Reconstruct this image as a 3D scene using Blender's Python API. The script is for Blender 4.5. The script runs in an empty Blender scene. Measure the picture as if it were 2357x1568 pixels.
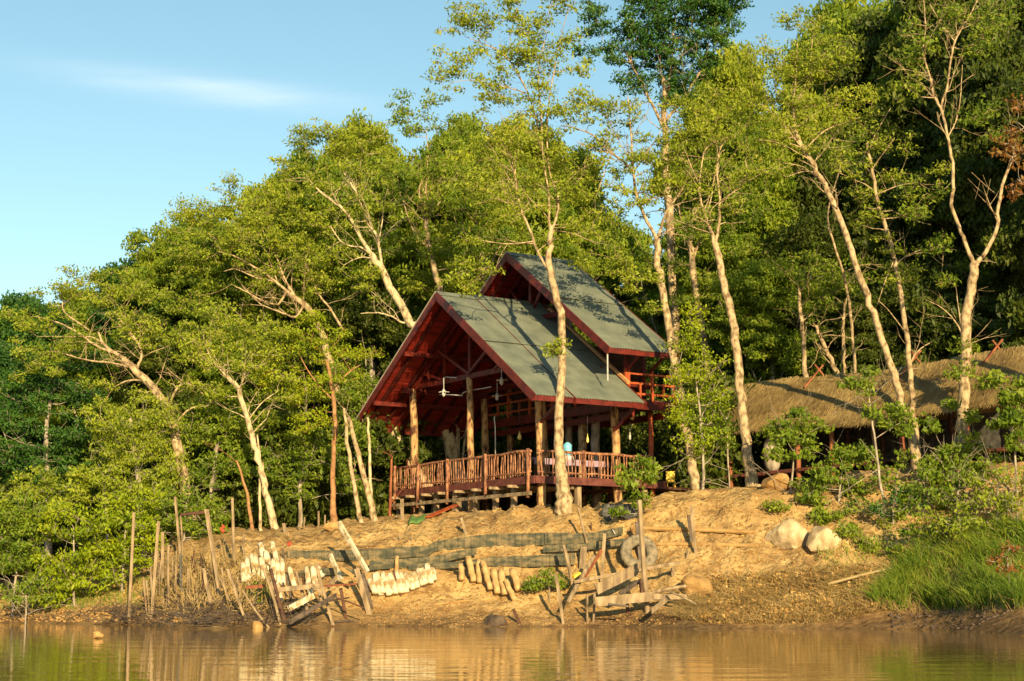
import bpy, math, random
import numpy as np
from mathutils import Vector, noise
R = math.radians
random.seed(7); rng = np.random.default_rng(7)
sc = bpy.context.scene
col = sc.collection
# ------------------------------------------------------------------ camera
FOC, PITCH, CH = 3820.0, 0.153, 0.95          # focal length in units of a 2357 px wide picture
cd = bpy.data.cameras.new('camera'); cam = bpy.data.objects.new('camera', cd); col.objects.link(cam)
cam.location = (0, 0, CH); cam.rotation_euler = (math.pi/2 + PITCH, 0, 0)
cd.sensor_width = 36; cd.lens = FOC/2357*36; cd.clip_start = 0.1; cd.clip_end = 6000
sc.camera = cam
# ------------------------------------------------------------------ light
SUN_EL, SUN_AZ = R(17), R(14)                 # sun low behind the camera, a little to its right
w = bpy.data.worlds.new('World'); sc.world = w; w.use_nodes = True
nt = w.node_tree; nt.nodes.clear(); N = nt.nodes.new; L = nt.links.new
sky = N('ShaderNodeTexSky'); sky.sky_type = 'NISHITA'; sky.sun_disc = False
sky.sun_elevation = SUN_EL; sky.sun_rotation = math.pi - SUN_AZ; sky.air_density = 1.0; sky.dust_density = 0.1; sky.ozone_density = 1.0
bg = N('ShaderNodeBackground'); bg.inputs[1].default_value = 0.105
out = N('ShaderNodeOutputWorld')
# thin cirrus streaks, part of the sky itself (mapped by direction)
tc = N('ShaderNodeTexCoord'); mp = N('ShaderNodeMapping'); mp.inputs['Location'].default_value = (0, 0, 0)
L(tc.outputs['Generated'], mp.inputs[0])
sx = N('ShaderNodeSeparateXYZ'); L(mp.outputs[0], sx.inputs[0])
def M(op, a, b=None, c=None):
    n = N('ShaderNodeMath'); n.operation = op; n.use_clamp = False
    for i, x in enumerate((a, b, c)):
        if x is None: continue
        if isinstance(x, (int, float)): n.inputs[i].default_value = x
        else: L(x, n.inputs[i])
    return n.outputs[0]
xc = M('ADD', sx.outputs[0], 0.175); zc = M('ADD', M('MULTIPLY_ADD', xc, 0.057, -0.2935), sx.outputs[2])
gx = M('POWER', M('ABSOLUTE', M('DIVIDE', xc, 0.075)), 2.0)
gz = M('POWER', M('ABSOLUTE', M('DIVIDE', zc, 0.0075)), 2.0)
g = M('POWER', 2.718, M('MULTIPLY', M('ADD', gx, gz), -1.0))
nz = N('ShaderNodeTexNoise'); mp2 = N('ShaderNodeMapping'); mp2.inputs['Scale'].default_value = (7, 7, 60); mp2.inputs['Rotation'].default_value = (0, R(4), 0)
L(tc.outputs['Generated'], mp2.inputs[0]); L(mp2.outputs[0], nz.inputs[0]); nz.inputs['Scale'].default_value = 3; nz.inputs['Detail'].default_value = 5
cl = M('MULTIPLY', g, M('MULTIPLY', nz.outputs[0], 0.5))
hs = N('ShaderNodeHueSaturation'); hs.inputs['Hue'].default_value = 0.472; hs.inputs['Saturation'].default_value = 1.02; hs.inputs['Value'].default_value = 0.86
L(sky.outputs[0], hs.inputs['Color'])
mx = N('ShaderNodeMix'); mx.data_type = 'RGBA'; L(cl, mx.inputs['Factor']); L(hs.outputs[0], mx.inputs['A']); mx.inputs['B'].default_value = (7.0, 7.2, 7.0, 1)
L(mx.outputs['Result'], bg.inputs[0]); L(bg.outputs[0], out.inputs[0])
sl = bpy.data.lights.new('sun', 'SUN'); sl.energy = 5.0; sl.angle = R(0.5); sl.color = (1.0, 0.77, 0.42)
so = bpy.data.objects.new('sun', sl); col.objects.link(so)
sd = Vector((math.sin(SUN_AZ)*math.cos(SUN_EL), -math.cos(SUN_AZ)*math.cos(SUN_EL), math.sin(SUN_EL)))
so.rotation_euler = sd.to_track_quat('Z', 'Y').to_euler(); so.location = sd*50
sc.view_settings.view_transform = 'Standard'; sc.view_settings.look = 'None'; sc.view_settings.gamma = 1
sc.view_settings.exposure = 0.86
sc.cycles.max_bounces = 6; sc.cycles.diffuse_bounces = 3; sc.cycles.glossy_bounces = 3; sc.cycles.transmission_bounces = 3; sc.cycles.transparent_max_bounces = 4
# ------------------------------------------------------------------ pixel -> point on the vertical plane at distance Y
cp, sp = math.cos(PITCH), math.sin(PITCH)
def P(u, v, Y):
    x = u-1178.5; y = 784-v
    d = np.array([x, FOC*cp - y*sp, FOC*sp + y*cp]); k = Y/d[1]
    return np.array([d[0]*k, Y, CH + d[2]*k])
def U(p):
    d = p[1]*cp + (p[2]-CH)*sp
    return 1178.5 + FOC*p[0]/d
# ------------------------------------------------------------------ materials
MAT = {}
def mat(name, c1, c2=None, scale=3.0, rough=0.85, bump=0.0, bscale=20.0, stretch=(1, 1, 1), detail=6, contrast=(0.35, 0.65), extra=None, metallic=0, spec=0.3, island=0.0):
    m = bpy.data.materials.new(name); m.use_nodes = True; t = m.node_tree; n = t.nodes; l = t.links
    b = n['Principled BSDF']; b.inputs['Roughness'].default_value = rough; b.inputs['Metallic'].default_value = metallic
    b.inputs['Specular IOR Level'].default_value = spec
    c2 = c2 or c1
    tc = n.new('ShaderNodeTexCoord'); mp = n.new('ShaderNodeMapping'); mp.inputs['Scale'].default_value = stretch; l.new(tc.outputs['Object'], mp.inputs[0])
    nz = n.new('ShaderNodeTexNoise'); nz.inputs['Scale'].default_value = scale; nz.inputs['Detail'].default_value = detail; l.new(mp.outputs[0], nz.inputs[0])
    rp = n.new('ShaderNodeValToRGB'); rp.color_ramp.elements[0].position = contrast[0]; rp.color_ramp.elements[1].position = contrast[1]
    rp.color_ramp.elements[0].color = (*c1, 1); rp.color_ramp.elements[1].color = (*c2, 1); l.new(nz.outputs[0], rp.inputs[0])
    o = rp.outputs[0]
    if island:
        ge = n.new('ShaderNodeNewGeometry'); h = n.new('ShaderNodeHueSaturation'); mr = n.new('ShaderNodeMapRange')
        mr.inputs[3].default_value = 1-island; mr.inputs[4].default_value = 1+island; l.new(ge.outputs['Random Per Island'], mr.inputs[0]); l.new(mr.outputs[0], h.inputs['Value']); l.new(o, h.inputs['Color']); o = h.outputs[0]
    l.new(o, b.inputs['Base Color'])
    if bump:
        n2 = n.new('ShaderNodeTexNoise'); n2.inputs['Scale'].default_value = bscale; n2.inputs['Detail'].default_value = 6; l.new(mp.outputs[0], n2.inputs[0])
        bp = n.new('ShaderNodeBump'); bp.inputs['Strength'].default_value = 0.7; bp.inputs['Distance'].default_value = bump; l.new(n2.outputs[0], bp.inputs['Height']); l.new(bp.outputs[0], b.inputs['Normal'])
    MAT[name] = m
    return m
def leafmat(name, cols, trans=0.3):
    m = bpy.data.materials.new(name); m.use_nodes = True; t = m.node_tree; n = t.nodes; l = t.links; n.clear()
    o = n.new('ShaderNodeOutputMaterial'); ge = n.new('ShaderNodeNewGeometry'); rp = n.new('ShaderNodeValToRGB')
    e = rp.color_ramp.elements; e[0].color = (*cols[0], 1); e[-1].color = (*cols[-1], 1)
    for i, c in enumerate(cols[1:-1]):
        k = e.new((i+1)/(len(cols)-1)); k.color = (*c, 1)
    tc = n.new('ShaderNodeTexCoord'); nz = n.new('ShaderNodeTexNoise'); nz.inputs['Scale'].default_value = 0.55; nz.inputs['Detail'].default_value = 3; l.new(tc.outputs['Object'], nz.inputs[0])
    mm = n.new('ShaderNodeMath'); mm.operation = 'MULTIPLY_ADD'; l.new(ge.outputs['Random Per Island'], mm.inputs[0]); mm.inputs[1].default_value = 0.55
    m2 = n.new('ShaderNodeMath'); m2.operation = 'MULTIPLY_ADD'; l.new(nz.outputs[0], m2.inputs[0]); m2.inputs[1].default_value = 1.5; m2.inputs[2].default_value = -0.52
    l.new(m2.outputs[0], mm.inputs[2]); l.new(mm.outputs[0], rp.inputs[0])
    b = n.new('ShaderNodeBsdfPrincipled'); b.inputs['Roughness'].default_value = 0.5; b.inputs['Specular IOR Level'].default_value = 0.25; l.new(rp.outputs[0], b.inputs['Base Color'])
    tr = n.new('ShaderNodeBsdfTranslucent'); l.new(rp.outputs[0], tr.inputs[0])
    ms = n.new('ShaderNodeMixShader'); ms.inputs[0].default_value = trans; l.new(b.outputs[0], ms.inputs[1]); l.new(tr.outputs[0], ms.inputs[2]); l.new(ms.outputs[0], o.inputs[0])
    MAT[name] = m
leafmat('leaf_olive', [(0.15, 0.205, 0.020), (0.31, 0.38, 0.028), (0.49, 0.52, 0.05)], .5)
leafmat('leaf_bright', [(0.12, 0.19, 0.008), (0.27, 0.35, 0.010), (0.44, 0.47, 0.018)], .4)
leafmat('leaf_mid', [(0.09, 0.165, 0.016), (0.21, 0.30, 0.024), (0.39, 0.44, 0.04)], .5)
leafmat('leaf_dark', [(0.022, 0.075, 0.015), (0.055, 0.145, 0.022), (0.12, 0.22, 0.02)], .4)
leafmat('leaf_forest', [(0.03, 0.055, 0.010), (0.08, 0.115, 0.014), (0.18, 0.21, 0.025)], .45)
leafmat('leaf_red', [(0.14, 0.05, 0.012), (0.24, 0.10, 0.02), (0.20, 0.16, 0.03)])
leafmat('grass_blade', [(0.06, 0.13, 0.015), (0.15, 0.235, 0.02), (0.34, 0.36, 0.05)])
leafmat('dry_leaf', [(0.10, 0.05, 0.018), (0.34, 0.19, 0.055), (0.60, 0.40, 0.13)], 0.1)
leafmat('thatch', [(0.15, 0.10, 0.04), (0.34, 0.235, 0.09), (0.55, 0.40, 0.16)], 0.15)
leafmat('straw', [(0.18, 0.12, 0.05), (0.34, 0.235, 0.09), (0.50, 0.36, 0.15)], 0.1)
mat('bark_cream', (0.15, 0.10, 0.05), (0.46, 0.34, 0.19), 5.5, 0.9, 0.02, 14, (1.2, 1.2, .8), contrast=(0.36, 0.58))
mat('bark_pale', (0.18, 0.13, 0.07), (0.54, 0.43, 0.25), 6, 0.9, 0.014, 22, (1, 1, .6), contrast=(0.34, 0.55))
mat('bark_grey', (0.16, 0.13, 0.10), (0.46, 0.38, 0.28), 4, 0.9, 0.012, 20, (1, 1, .5))
mat('bark_red', (0.15, 0.04, 0.02), (0.33, 0.12, 0.05), 3, 0.85, 0.008, 18, (1, 1, .5))
mat('bark_tan', (0.20, 0.095, 0.04), (0.42, 0.23, 0.10), 4, 0.9, 0.012, 16)
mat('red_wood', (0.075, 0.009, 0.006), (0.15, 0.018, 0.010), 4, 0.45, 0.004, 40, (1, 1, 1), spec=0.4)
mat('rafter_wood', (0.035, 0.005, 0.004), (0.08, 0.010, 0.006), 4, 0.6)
mat('red_board', (0.10, 0.009, 0.006), (0.30, 0.024, 0.013), 2.2, 0.5, 0.004, 30, (0.5, 0.5, 6), spec=0.4, contrast=(0.3, 0.7))
mat('orange_wood', (0.28, 0.055, 0.018), (0.44, 0.10, 0.03), 5, 0.5, 0.003, 40)
mat('log_wood', (0.08, 0.028, 0.013), (0.48, 0.29, 0.12), 3.2, 0.75, 0.012, 16, (2.2, 2.2, .8), contrast=(0.38, 0.56))
mat('stick_wood', (0.085, 0.03, 0.018), (0.40, 0.185, 0.09), 8, 0.7, 0.004, 40, (1, 1, .6), island=0.45)
mat('weathered_wood', (0.15, 0.105, 0.058), (0.36, 0.26, 0.15), 6, 0.9, 0.006, 40, (1, 1, .25), island=0.3)
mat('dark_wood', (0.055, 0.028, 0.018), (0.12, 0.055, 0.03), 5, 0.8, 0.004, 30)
mat('wet_wood', (0.045, 0.035, 0.028), (0.14, 0.10, 0.07), 5, 0.6, 0.004, 30)
mat('deck_wood', (0.085, 0.025, 0.02), (0.17, 0.055, 0.038), 5, 0.6, 0.004, 30)
mat('flashing', (0.45, 0.22, 0.08), (0.60, 0.33, 0.13), 5, 0.6)
mat('rock', (0.30, 0.21, 0.10), (0.58, 0.45, 0.27), 3, 0.95, 0.03, 8)
mat('tan_rock', (0.28, 0.155, 0.05), (0.44, 0.27, 0.10), 3, 0.95, 0.03, 8)
mat('dark_rock', (0.05, 0.035, 0.025), (0.13, 0.09, 0.06), 3, 0.8, 0.02, 8)
mat('sack_white', (0.30, 0.20, 0.09), (0.60, 0.52, 0.35), 4.5, 0.9, 0.03, 9, (1, 1, .7), contrast=(0.36, 0.52))
mat('sack_soiled', (0.32, 0.19, 0.07), (0.50, 0.34, 0.15), 5, 0.95, 0.012, 16)
mat('rubber', (0.10, 0.085, 0.06), (0.26, 0.21, 0.13), 6, 0.9, 0.01, 20)
mat('white_paint', (0.42, 0.40, 0.36), (0.55, 0.53, 0.47), 6, 0.5)
mat('yellow_plastic', (0.72, 0.45, 0.02), (0.8, 0.5, 0.03), 3, 0.4)
mat('blue_plastic', (0.10, 0.42, 0.62), (0.25, 0.6, 0.75), 8, 0.2)
mat('red_cloth', (0.6, 0.05, 0.03), (0.7, 0.09, 0.04), 3, 0.8)
mat('green_tarp', (0.06, 0.13, 0.03), (0.11, 0.19, 0.045), 6, 0.7, 0.02, 10)
mat('lilac_cloth', (0.28, 0.20, 0.28), (0.38, 0.28, 0.34), 8, 0.9)
mat('lamp_yellow', (0.75, 0.5, 0.12), (0.8, 0.6, 0.2), 5, 0.5)
mat('dark_metal', (0.03, 0.03, 0.03), (0.06, 0.055, 0.05), 5, 0.5)
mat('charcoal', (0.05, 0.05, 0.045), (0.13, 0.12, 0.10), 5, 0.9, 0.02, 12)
def mat_fabric():
    m = mat('fabric', (0.058, 0.060, 0.038), (0.20, 0.15, 0.075), 3.2, 0.85, contrast=(0.42, 0.68), stretch=(1, 1, 2.2)); t = m.node_tree; n = t.nodes; l = t.links
    wv = n.new('ShaderNodeTexWave'); wv.bands_direction = 'X'; wv.inputs['Scale'].default_value = 4; wv.inputs['Distortion'].default_value = 1.0
    tc = n.new('ShaderNodeTexCoord'); l.new(tc.outputs['Object'], wv.inputs[0])
    bp = n.new('ShaderNodeBump'); bp.inputs['Distance'].default_value = 0.010; bp.inputs['Strength'].default_value = .5; l.new(wv.outputs['Fac'], bp.inputs['Height']); l.new(bp.outputs[0], n['Principled BSDF'].inputs['Normal'])
mat_fabric()
mat('roof_metal', (0.105, 0.12, 0.092), (0.165, 0.18, 0.135), 1.6, 0.55, 0, spec=0.3, detail=8)
mat('roof_edge', (0.40, 0.38, 0.30), (0.5, 0.46, 0.36), 3, 0.5)
def mat_soil():
    m = bpy.data.materials.new('soil'); m.use_nodes = True; t = m.node_tree; n = t.nodes; l = t.links; b = n['Principled BSDF']
    tc = n.new('ShaderNodeTexCoord'); sx = n.new('ShaderNodeSeparateXYZ'); l.new(tc.outputs['Object'], sx.inputs[0])
    def nz(s, d=6, st=(1, 1, 1)):
        mp = n.new('ShaderNodeMapping'); mp.inputs['Scale'].default_value = st; l.new(tc.outputs['Object'], mp.inputs[0])
        a = n.new('ShaderNodeTexNoise'); a.inputs['Scale'].default_value = s; a.inputs['Detail'].default_value = d; l.new(mp.outputs[0], a.inputs[0]); return a.outputs[0]
    def ramp(f, a, ca, bb, cb):
        r = n.new('ShaderNodeValToRGB'); e = r.color_ramp.elements; e[0].position = a; e[1].position = bb; e[0].color = (*ca, 1); e[1].color = (*cb, 1); l.new(f, r.inputs[0]); return r.outputs[0]
    def mix(f, a, bb):
        r = n.new('ShaderNodeMix'); r.data_type = 'RGBA'; l.new(f, r.inputs['Factor']); l.new(a, r.inputs['A']); l.new(bb, r.inputs['B']); return r.outputs['Result']
    def mth(op, a, b_, c=None):
        k = n.new('ShaderNodeMath'); k.operation = op; k.use_clamp = True
        for i, x in enumerate((a, b_, c)):
            if x is None: continue
            if isinstance(x, (int, float)): k.inputs[i].default_value = x
            else: l.new(x, k.inputs[i])
        return k.outputs[0]
    W = (1, 1, 1); K = (0, 0, 0)
    def n_raw(a, off):
        k = n.new('ShaderNodeMath'); k.operation = 'ADD'; l.new(a, k.inputs[0]); k.inputs[1].default_value = off; k2 = n.new('ShaderNodeMath'); k2.operation = 'ABSOLUTE'; l.new(k.outputs[0], k2.inputs[0]); return k2.outputs[0]
    c = ramp(nz(0.8, 8), .3, (0.30, 0.18, 0.065), .7, (0.52, 0.36, 0.150))
    c2 = ramp(nz(0.5, 5, (1, 1, 3)), .4, (0.20, 0.115, 0.045), .6, (0.42, 0.275, 0.110))
    c = mix(ramp(nz(2.3, 6), .4, K, .62, W), c, c2)
    # pebbles and crumbs
    c3 = ramp(nz(9, 3), .55, (0.24, 0.13, 0.04), .66, (0.56, 0.39, 0.16))
    c = mix(ramp(nz(7, 5), .54, K, .60, W), c, c3)
    # sodden mud near the water
    z = sx.outputs[2]
    wet = mth('MULTIPLY_ADD', z, -1.5, mth('MULTIPLY_ADD', nz(0.5, 4), 2.0, -0.1))
    zx = mth('SUBTRACT', 1.0, mth('MULTIPLY', n_raw(sx.outputs[0], -4.0), 0.5))
    wet = mth('ADD', wet, mth('MULTIPLY', zx, mth('MULTIPLY_ADD', z, -2.2, 1.6)))
    zr = mth('MULTIPLY_ADD', sx.outputs[0], 0.5, -4.6)
    wet = mth('ADD', wet, mth('MULTIPLY', zr, mth('MULTIPLY_ADD', z, -1.6, 1.35)))
    wet = mth('MINIMUM', wet, 0.95)
    mud = ramp(nz(3, 6), .35, (0.09, 0.05, 0.022), .65, (0.20, 0.12, 0.05))
    c = mix(wet, c, mud)
    # leaf litter on the shaded forest floor behind the bank
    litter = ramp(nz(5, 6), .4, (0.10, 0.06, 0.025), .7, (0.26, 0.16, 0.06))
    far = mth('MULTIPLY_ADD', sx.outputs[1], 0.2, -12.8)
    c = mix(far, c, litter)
    l.new(c, b.inputs['Base Color']); b.inputs['Roughness'].default_value = 0.95; b.inputs['Specular IOR Level'].default_value = 0.15
    bp = n.new('ShaderNodeBump'); bp.inputs['Distance'].default_value = 0.14; bp.inputs['Strength'].default_value = 0.9; l.new(nz(6, 10), bp.inputs['Height']); l.new(bp.outputs[0], b.inputs['Normal'])
    MAT['soil'] = m
mat_soil()
def mat_water():
    m = bpy.data.materials.new('river_water'); m.use_nodes = True; t = m.node_tree; n = t.nodes; l = t.links; b = n['Principled BSDF']
    b.inputs['Base Color'].default_value = (0.24, 0.14, 0.035, 1); b.inputs['Roughness'].default_value = 0.02; b.inputs['IOR'].default_value = 1.33
    tc = n.new('ShaderNodeTexCoord')
    def w_(sc_, st, det):
        mp = n.new('ShaderNodeMapping'); mp.inputs['Scale'].default_value = st; l.new(tc.outputs['Object'], mp.inputs[0])
        a = n.new('ShaderNodeTexNoise'); a.inputs['Scale'].default_value = sc_; a.inputs['Detail'].default_value = det; l.new(mp.outputs[0], a.inputs[0]); return a.outputs[0]
    a = w_(1.0, (0.35, 0.8, 1), 3); c = w_(1.0, (1.2, 3.2, 1), 3)
    k = n.new('ShaderNodeMath'); k.operation = 'MULTIPLY_ADD'; l.new(c, k.inputs[0]); k.inputs[1].default_value = 0.22; l.new(a, k.inputs[2])
    bp = n.new('ShaderNodeBump'); bp.inputs['Distance'].default_value = 0.012; bp.inputs['Strength'].default_value = 1.0; l.new(k.outputs[0], bp.inputs['Height']); l.new(bp.outputs[0], b.inputs['Normal'])
    MAT['river_water'] = m
mat_water()
# ------------------------------------------------------------------ mesh helpers
class MB:
    def __init__(s): s.v = []; s.f = []; s.n = 0
    def add(s, v, f):
        v = np.asarray(v, float); s.v.append(v); b = s.n; s.f += [tuple(i+b for i in q) for q in f]; s.n += len(v)
    def beam(s, p, q, w=.1, h=.1, up=(0, 0, 1), jit=0):
        p = np.array(p, float); q = np.array(q, float); d = q-p; d /= np.linalg.norm(d)
        up = np.array(up, float); x = np.cross(d, up)
        if np.linalg.norm(x) < 1e-3: x = np.cross(d, (0, 1, 0))
        x /= np.linalg.norm(x); y = np.cross(x, d)
        c = []
        for e in (p, q):
            for a, b in ((-1, -1), (1, -1), (1, 1), (-1, 1)): c.append(e + x*a*w/2 + y*b*h/2 + (rng.normal(0, jit, 3) if jit else 0))
        s.add(c, [(3, 2, 1, 0), (4, 5, 6, 7), (0, 1, 5, 4), (1, 2, 6, 5), (2, 3, 7, 6), (3, 0, 4, 7)])
    def tube(s, pts, rad, n=8, cap=True, knob=0.0):
        pts = [np.asarray(p, float) for p in pts]; m = len(pts)
        if not hasattr(rad, '__len__'): rad = [rad]*m
        prev = None; V = []; F = []
        for i, p in enumerate(pts):
            d = pts[min(i+1, m-1)]-pts[max(i-1, 0)]; d = d/(np.linalg.norm(d)+1e-9)
            if prev is None:
                a = np.cross(d, (0, 1, 0.1)); 
                if np.linalg.norm(a) < .1: a = np.cross(d, (1, 0, 0))
            else: a = prev - d*np.dot(prev, d)
            a /= np.linalg.norm(a)+1e-9; prev = a; b = np.cross(d, a)
            for k in range(n):
                t = 2*math.pi*k/n; r = rad[i]*(1+(random.uniform(-knob, knob) if knob else 0))
                V.append(p + (a*math.cos(t)+b*math.sin(t))*r)
        for i in range(m-1):
            for k in range(n): F.append((i*n+k, i*n+(k+1) % n, (i+1)*n+(k+1) % n, (i+1)*n+k))
        if cap: F += [tuple(range(n-1, -1, -1)), tuple(range((m-1)*n, m*n))]
        s.add(V, F)
    def build(s, name, m, parent=None, smooth=False, org=None):
        v = np.concatenate(s.v) if s.v else np.zeros((0, 3))
        return mkmesh(name, v, s.f, m, parent, smooth, org)
def mkmesh(name, v, f, m, parent=None, smooth=False, org=None):
    if org is None and parent is None: org = (v.min(0)+v.max(0))/2; org[2] = v[:, 2].min()
    off = np.array(org if org is not None else (0, 0, 0), float)
    if parent is not None:
        p = parent; off = np.zeros(3)
        while p is not None: off += np.array(p.location); p = p.parent
    me = bpy.data.meshes.new(name)
    if isinstance(f, np.ndarray) and f.ndim == 2:
        k = f.shape[1]; me.vertices.add(len(v)); me.vertices.foreach_set('co', (v-off).astype(np.float32).ravel())
        me.loops.add(f.size); me.loops.foreach_set('vertex_index', f.astype(np.int32).ravel())
        me.polygons.add(len(f)); me.polygons.foreach_set('loop_start', np.arange(0, f.size, k, dtype=np.int32)); me.update(calc_edges=True)
    else: me.from_pydata([tuple(x) for x in (v-off)], [], f)
    me.materials.append(MAT[m] if isinstance(m, str) else m)
    if smooth: me.polygons.foreach_set('use_smooth', [True]*len(me.polygons))
    o = bpy.data.objects.new(name, me); col.objects.link(o)
    if parent is not None: o.parent = parent
    else: o.location = off
    return o
def tag(o, label=None, cat=None, group=None, kind=None):
    if label: o['label'] = label
    if cat: o['category'] = cat
    if group: o['group'] = group
    if kind: o['kind'] = kind
    return o
def thing(name, loc, label, cat, group=None):
    o = bpy.data.objects.new(name, None); col.objects.link(o); o.location = tuple(loc); o.empty_display_size = .2
    return tag(o, label, cat, group)
def smoothpath(pts, k=4):
    pts = [np.asarray(p, float) for p in pts]
    if len(pts) < 3: 
        return [pts[0]+(pts[1]-pts[0])*i/k for i in range(k+1)]
    o = []
    for i in range(len(pts)-1):
        p0 = pts[max(i-1, 0)]; p1 = pts[i]; p2 = pts[i+1]; p3 = pts[min(i+2, len(pts)-1)]
        for j in range(k):
            t = j/k; o.append(.5*((2*p1)+(-p0+p2)*t+(2*p0-5*p1+4*p2-p3)*t*t+(-p0+3*p1-3*p2+p3)*t**3))
    o.append(pts[-1]); return o
ORD = 'first second third fourth fifth sixth seventh eighth ninth tenth eleventh twelfth thirteenth fourteenth fifteenth sixteenth seventeenth eighteenth nineteenth twentieth'.split()
ORD += ['twenty-'+x for x in ORD[:9]] + ['thirtieth'] + ['thirty-'+x for x in ORD[:9]]
# ------------------------------------------------------------------ ground
PROF = {  # picture column: (picture row, distance) down the bank, water's edge first
 -900: [(1430, 64), (1405, 66), (1370, 69), (1340, 72), (1300, 78)],
 0: [(1432, 61), (1405, 62.5), (1370, 65), (1340, 68), (1300, 74)],
 300: [(1436, 57), (1410, 58.5), (1370, 60.5), (1325, 63), (1280, 67)],
 420: [(1448, 49.5), (1432, 51.5), (1400, 54), (1330, 57.5), (1265, 61.5), (1222, 65)],
 560: [(1446, 51), (1425, 53), (1380, 54.8), (1300, 57.3), (1240, 61), (1214, 65)],
 700: [(1442, 53), (1412, 54.5), (1375, 55.5), (1320, 56.8), (1262, 58.8), (1232, 61.5), (1211, 65)],
 850: [(1440, 54), (1398, 55.3), (1385, 55.6), (1312, 56.6), (1300, 57.2), (1245, 58.5), (1215, 61), (1193, 65)],
 1000: [(1441, 54), (1392, 55.3), (1380, 55.6), (1312, 56.5), (1302, 57.2), (1240, 58.0), (1210, 59.5), (1180, 61.5)],
 1200: [(1443, 53.5), (1402, 54.8), (1345, 56), (1302, 56.9), (1232, 57.7), (1205, 58.5), (1168, 59.8)],
 1400: [(1443, 53), (1410, 54.3), (1360, 55.5), (1300, 56.7), (1215, 57.7), (1185, 58.3), (1160, 59.2)],
 1600: [(1447, 49.5), (1425, 51.5), (1395, 53), (1350, 54.3), (1300, 55.4), (1200, 57), (1150, 57.8), (1133, 59)],
 1750: [(1440, 50.5), (1410, 51.8), (1350, 53.5), (1300, 54.6), (1200, 56.3), (1140, 57.2), (1122, 58.5)],
 1900: [(1442, 50), (1415, 51), (1340, 53), (1270, 54.5), (1190, 56), (1130, 57.5), (1100, 60)],
 2100: [(1445, 49), (1425, 50), (1350, 52), (1280, 53.5), (1200, 55), (1120, 57), (1080, 60)],
 2357: [(1462, 41), (1432, 44), (1400, 46), (1300, 50), (1200, 52.5), (1100, 55), (1050, 58.5)],
 3200: [(1470, 38), (1430, 41), (1400, 43), (1300, 47), (1200, 50), (1100, 53), (1050, 56)]}
PU = sorted(PROF)
YG = np.arange(36, 80.01, .1)
PZ = []
for u in PU:
    pr = [P(u, v, Y) for v, Y in PROF[u]]
    ys = [pr[0][1]-10, pr[0][1]-.8] + [q[1] for q in pr] + [pr[-1][1]+4, 80]
    zs = [-1.8, -.25, 0] + [q[2] for q in pr[1:]] + [pr[-1][2]+.06, pr[-1][2]+.12+(.03 if u > 1500 else .0)*(80-pr[-1][1])]
    PZ.append(np.interp(YG, ys, zs))
PZ = np.array(PZ)
def base_z(u, Y):
    u = min(max(u, PU[0]), PU[-1]-.01); i = max(0, np.searchsorted(PU, u, side='right')-1); i = min(i, len(PU)-2)
    t = (u-PU[i])/(PU[i+1]-PU[i]); t = t*t*(3-2*t)*.5+t*.5
    k = min(max((Y-36)/.1, 0), len(YG)-1.001); j = int(k); f = k-j
    z = (PZ[i][j]*(1-f)+PZ[i][j+1]*f)*(1-t)+(PZ[i+1][j]*(1-f)+PZ[i+1][j+1]*f)*t
    if Y > 80: z += (Y-80)*.035
    return z
def ground(x, Y):
    z0 = base_z(1178.5+x*FOC*1.012/Y, Y)
    q = Vector((x, Y, 0))
    n = noise.fractal(q*.9, 1, 2, 5)*.13 + noise.noise(Vector((x*.35, Y*1.2, 3)))*.20 + abs(noise.noise(q*2.7))*.16 - abs(noise.noise(Vector((x*1.1+9, Y*.8, z0*1.5))))*.16 - (.30*abs(noise.noise(Vector((x*2.2, z0*.5, 7))))*min(1, max(0, z0-.8)) if z0 < 4.4 else 0) + .02
    s = .1 if z0 < -.3 else min(1, .25+max(z0, 0)*.9)
    if Y > 66: s *= .5
    return z0 + n*s
us = np.concatenate([np.arange(-9000, -400, 400), np.arange(-400, 2750, 9), np.arange(2750, 11001, 400)])
ysg = np.concatenate([np.arange(36, 48, .4), np.arange(48, 62, .11), np.arange(62, 80, .5), [84, 90, 100, 120, 160, 230, 350, 600, 1200]])
V = np.zeros((len(ysg), len(us), 3))
for i, Y in enumerate(ysg):
    for j, u in enumerate(us):
        x = (u-1178.5)/FOC*Y/1.012
        V[i, j] = (x, Y, ground(x, Y))
ny, nx = len(ysg), len(us); idx = np.arange(ny*nx).reshape(ny, nx)
F = np.stack([idx[:-1, :-1], idx[:-1, 1:], idx[1:, 1:], idx[1:, :-1]], -1).reshape(-1, 4)
g = mkmesh('ground', V.reshape(-1, 3), F, 'soil', None, True, (0, 0, 0)); tag(g, kind='structure')
wm = MB(); wm.add([(-2500, -2500, 0), (2500, -2500, 0), (2500, 62.5+10, 0), (-2500, 62.5+10, 0)], [(0, 1, 2, 3)])
tag(wm.build('water', 'river_water', None, False, (0, 0, 0)), kind='structure')
def GP(u, v, Y0=48, Y1=75):       # the point of the bank seen in this column and row
    uu = min(max(1178.5+(P(u, v, 55)[0]/55)*FOC*1.012, PU[0]), PU[-1]-.01); i = min(max(0, int(np.searchsorted(PU, uu, side='right'))-1), len(PU)-2)
    t = (uu-PU[i])/(PU[i+1]-PU[i]); t = t*t*(3-2*t)*.5+t*.5; zc = PZ[i]*(1-t)+PZ[i+1]*t
    a = P(u, v, 1.0); zr = CH+(a[2]-CH)*YG
    hit = np.nonzero((zc+.22 >= zr) & (YG >= Y0))[0]; Y = max(Y0, YG[hit[0]]-.1) if len(hit) else Y0
    while Y < Y1:
        p = P(u, v, Y)
        if ground(p[0], Y) >= p[2]: return p
        Y += .05
    return P(u, v, Y)
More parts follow.
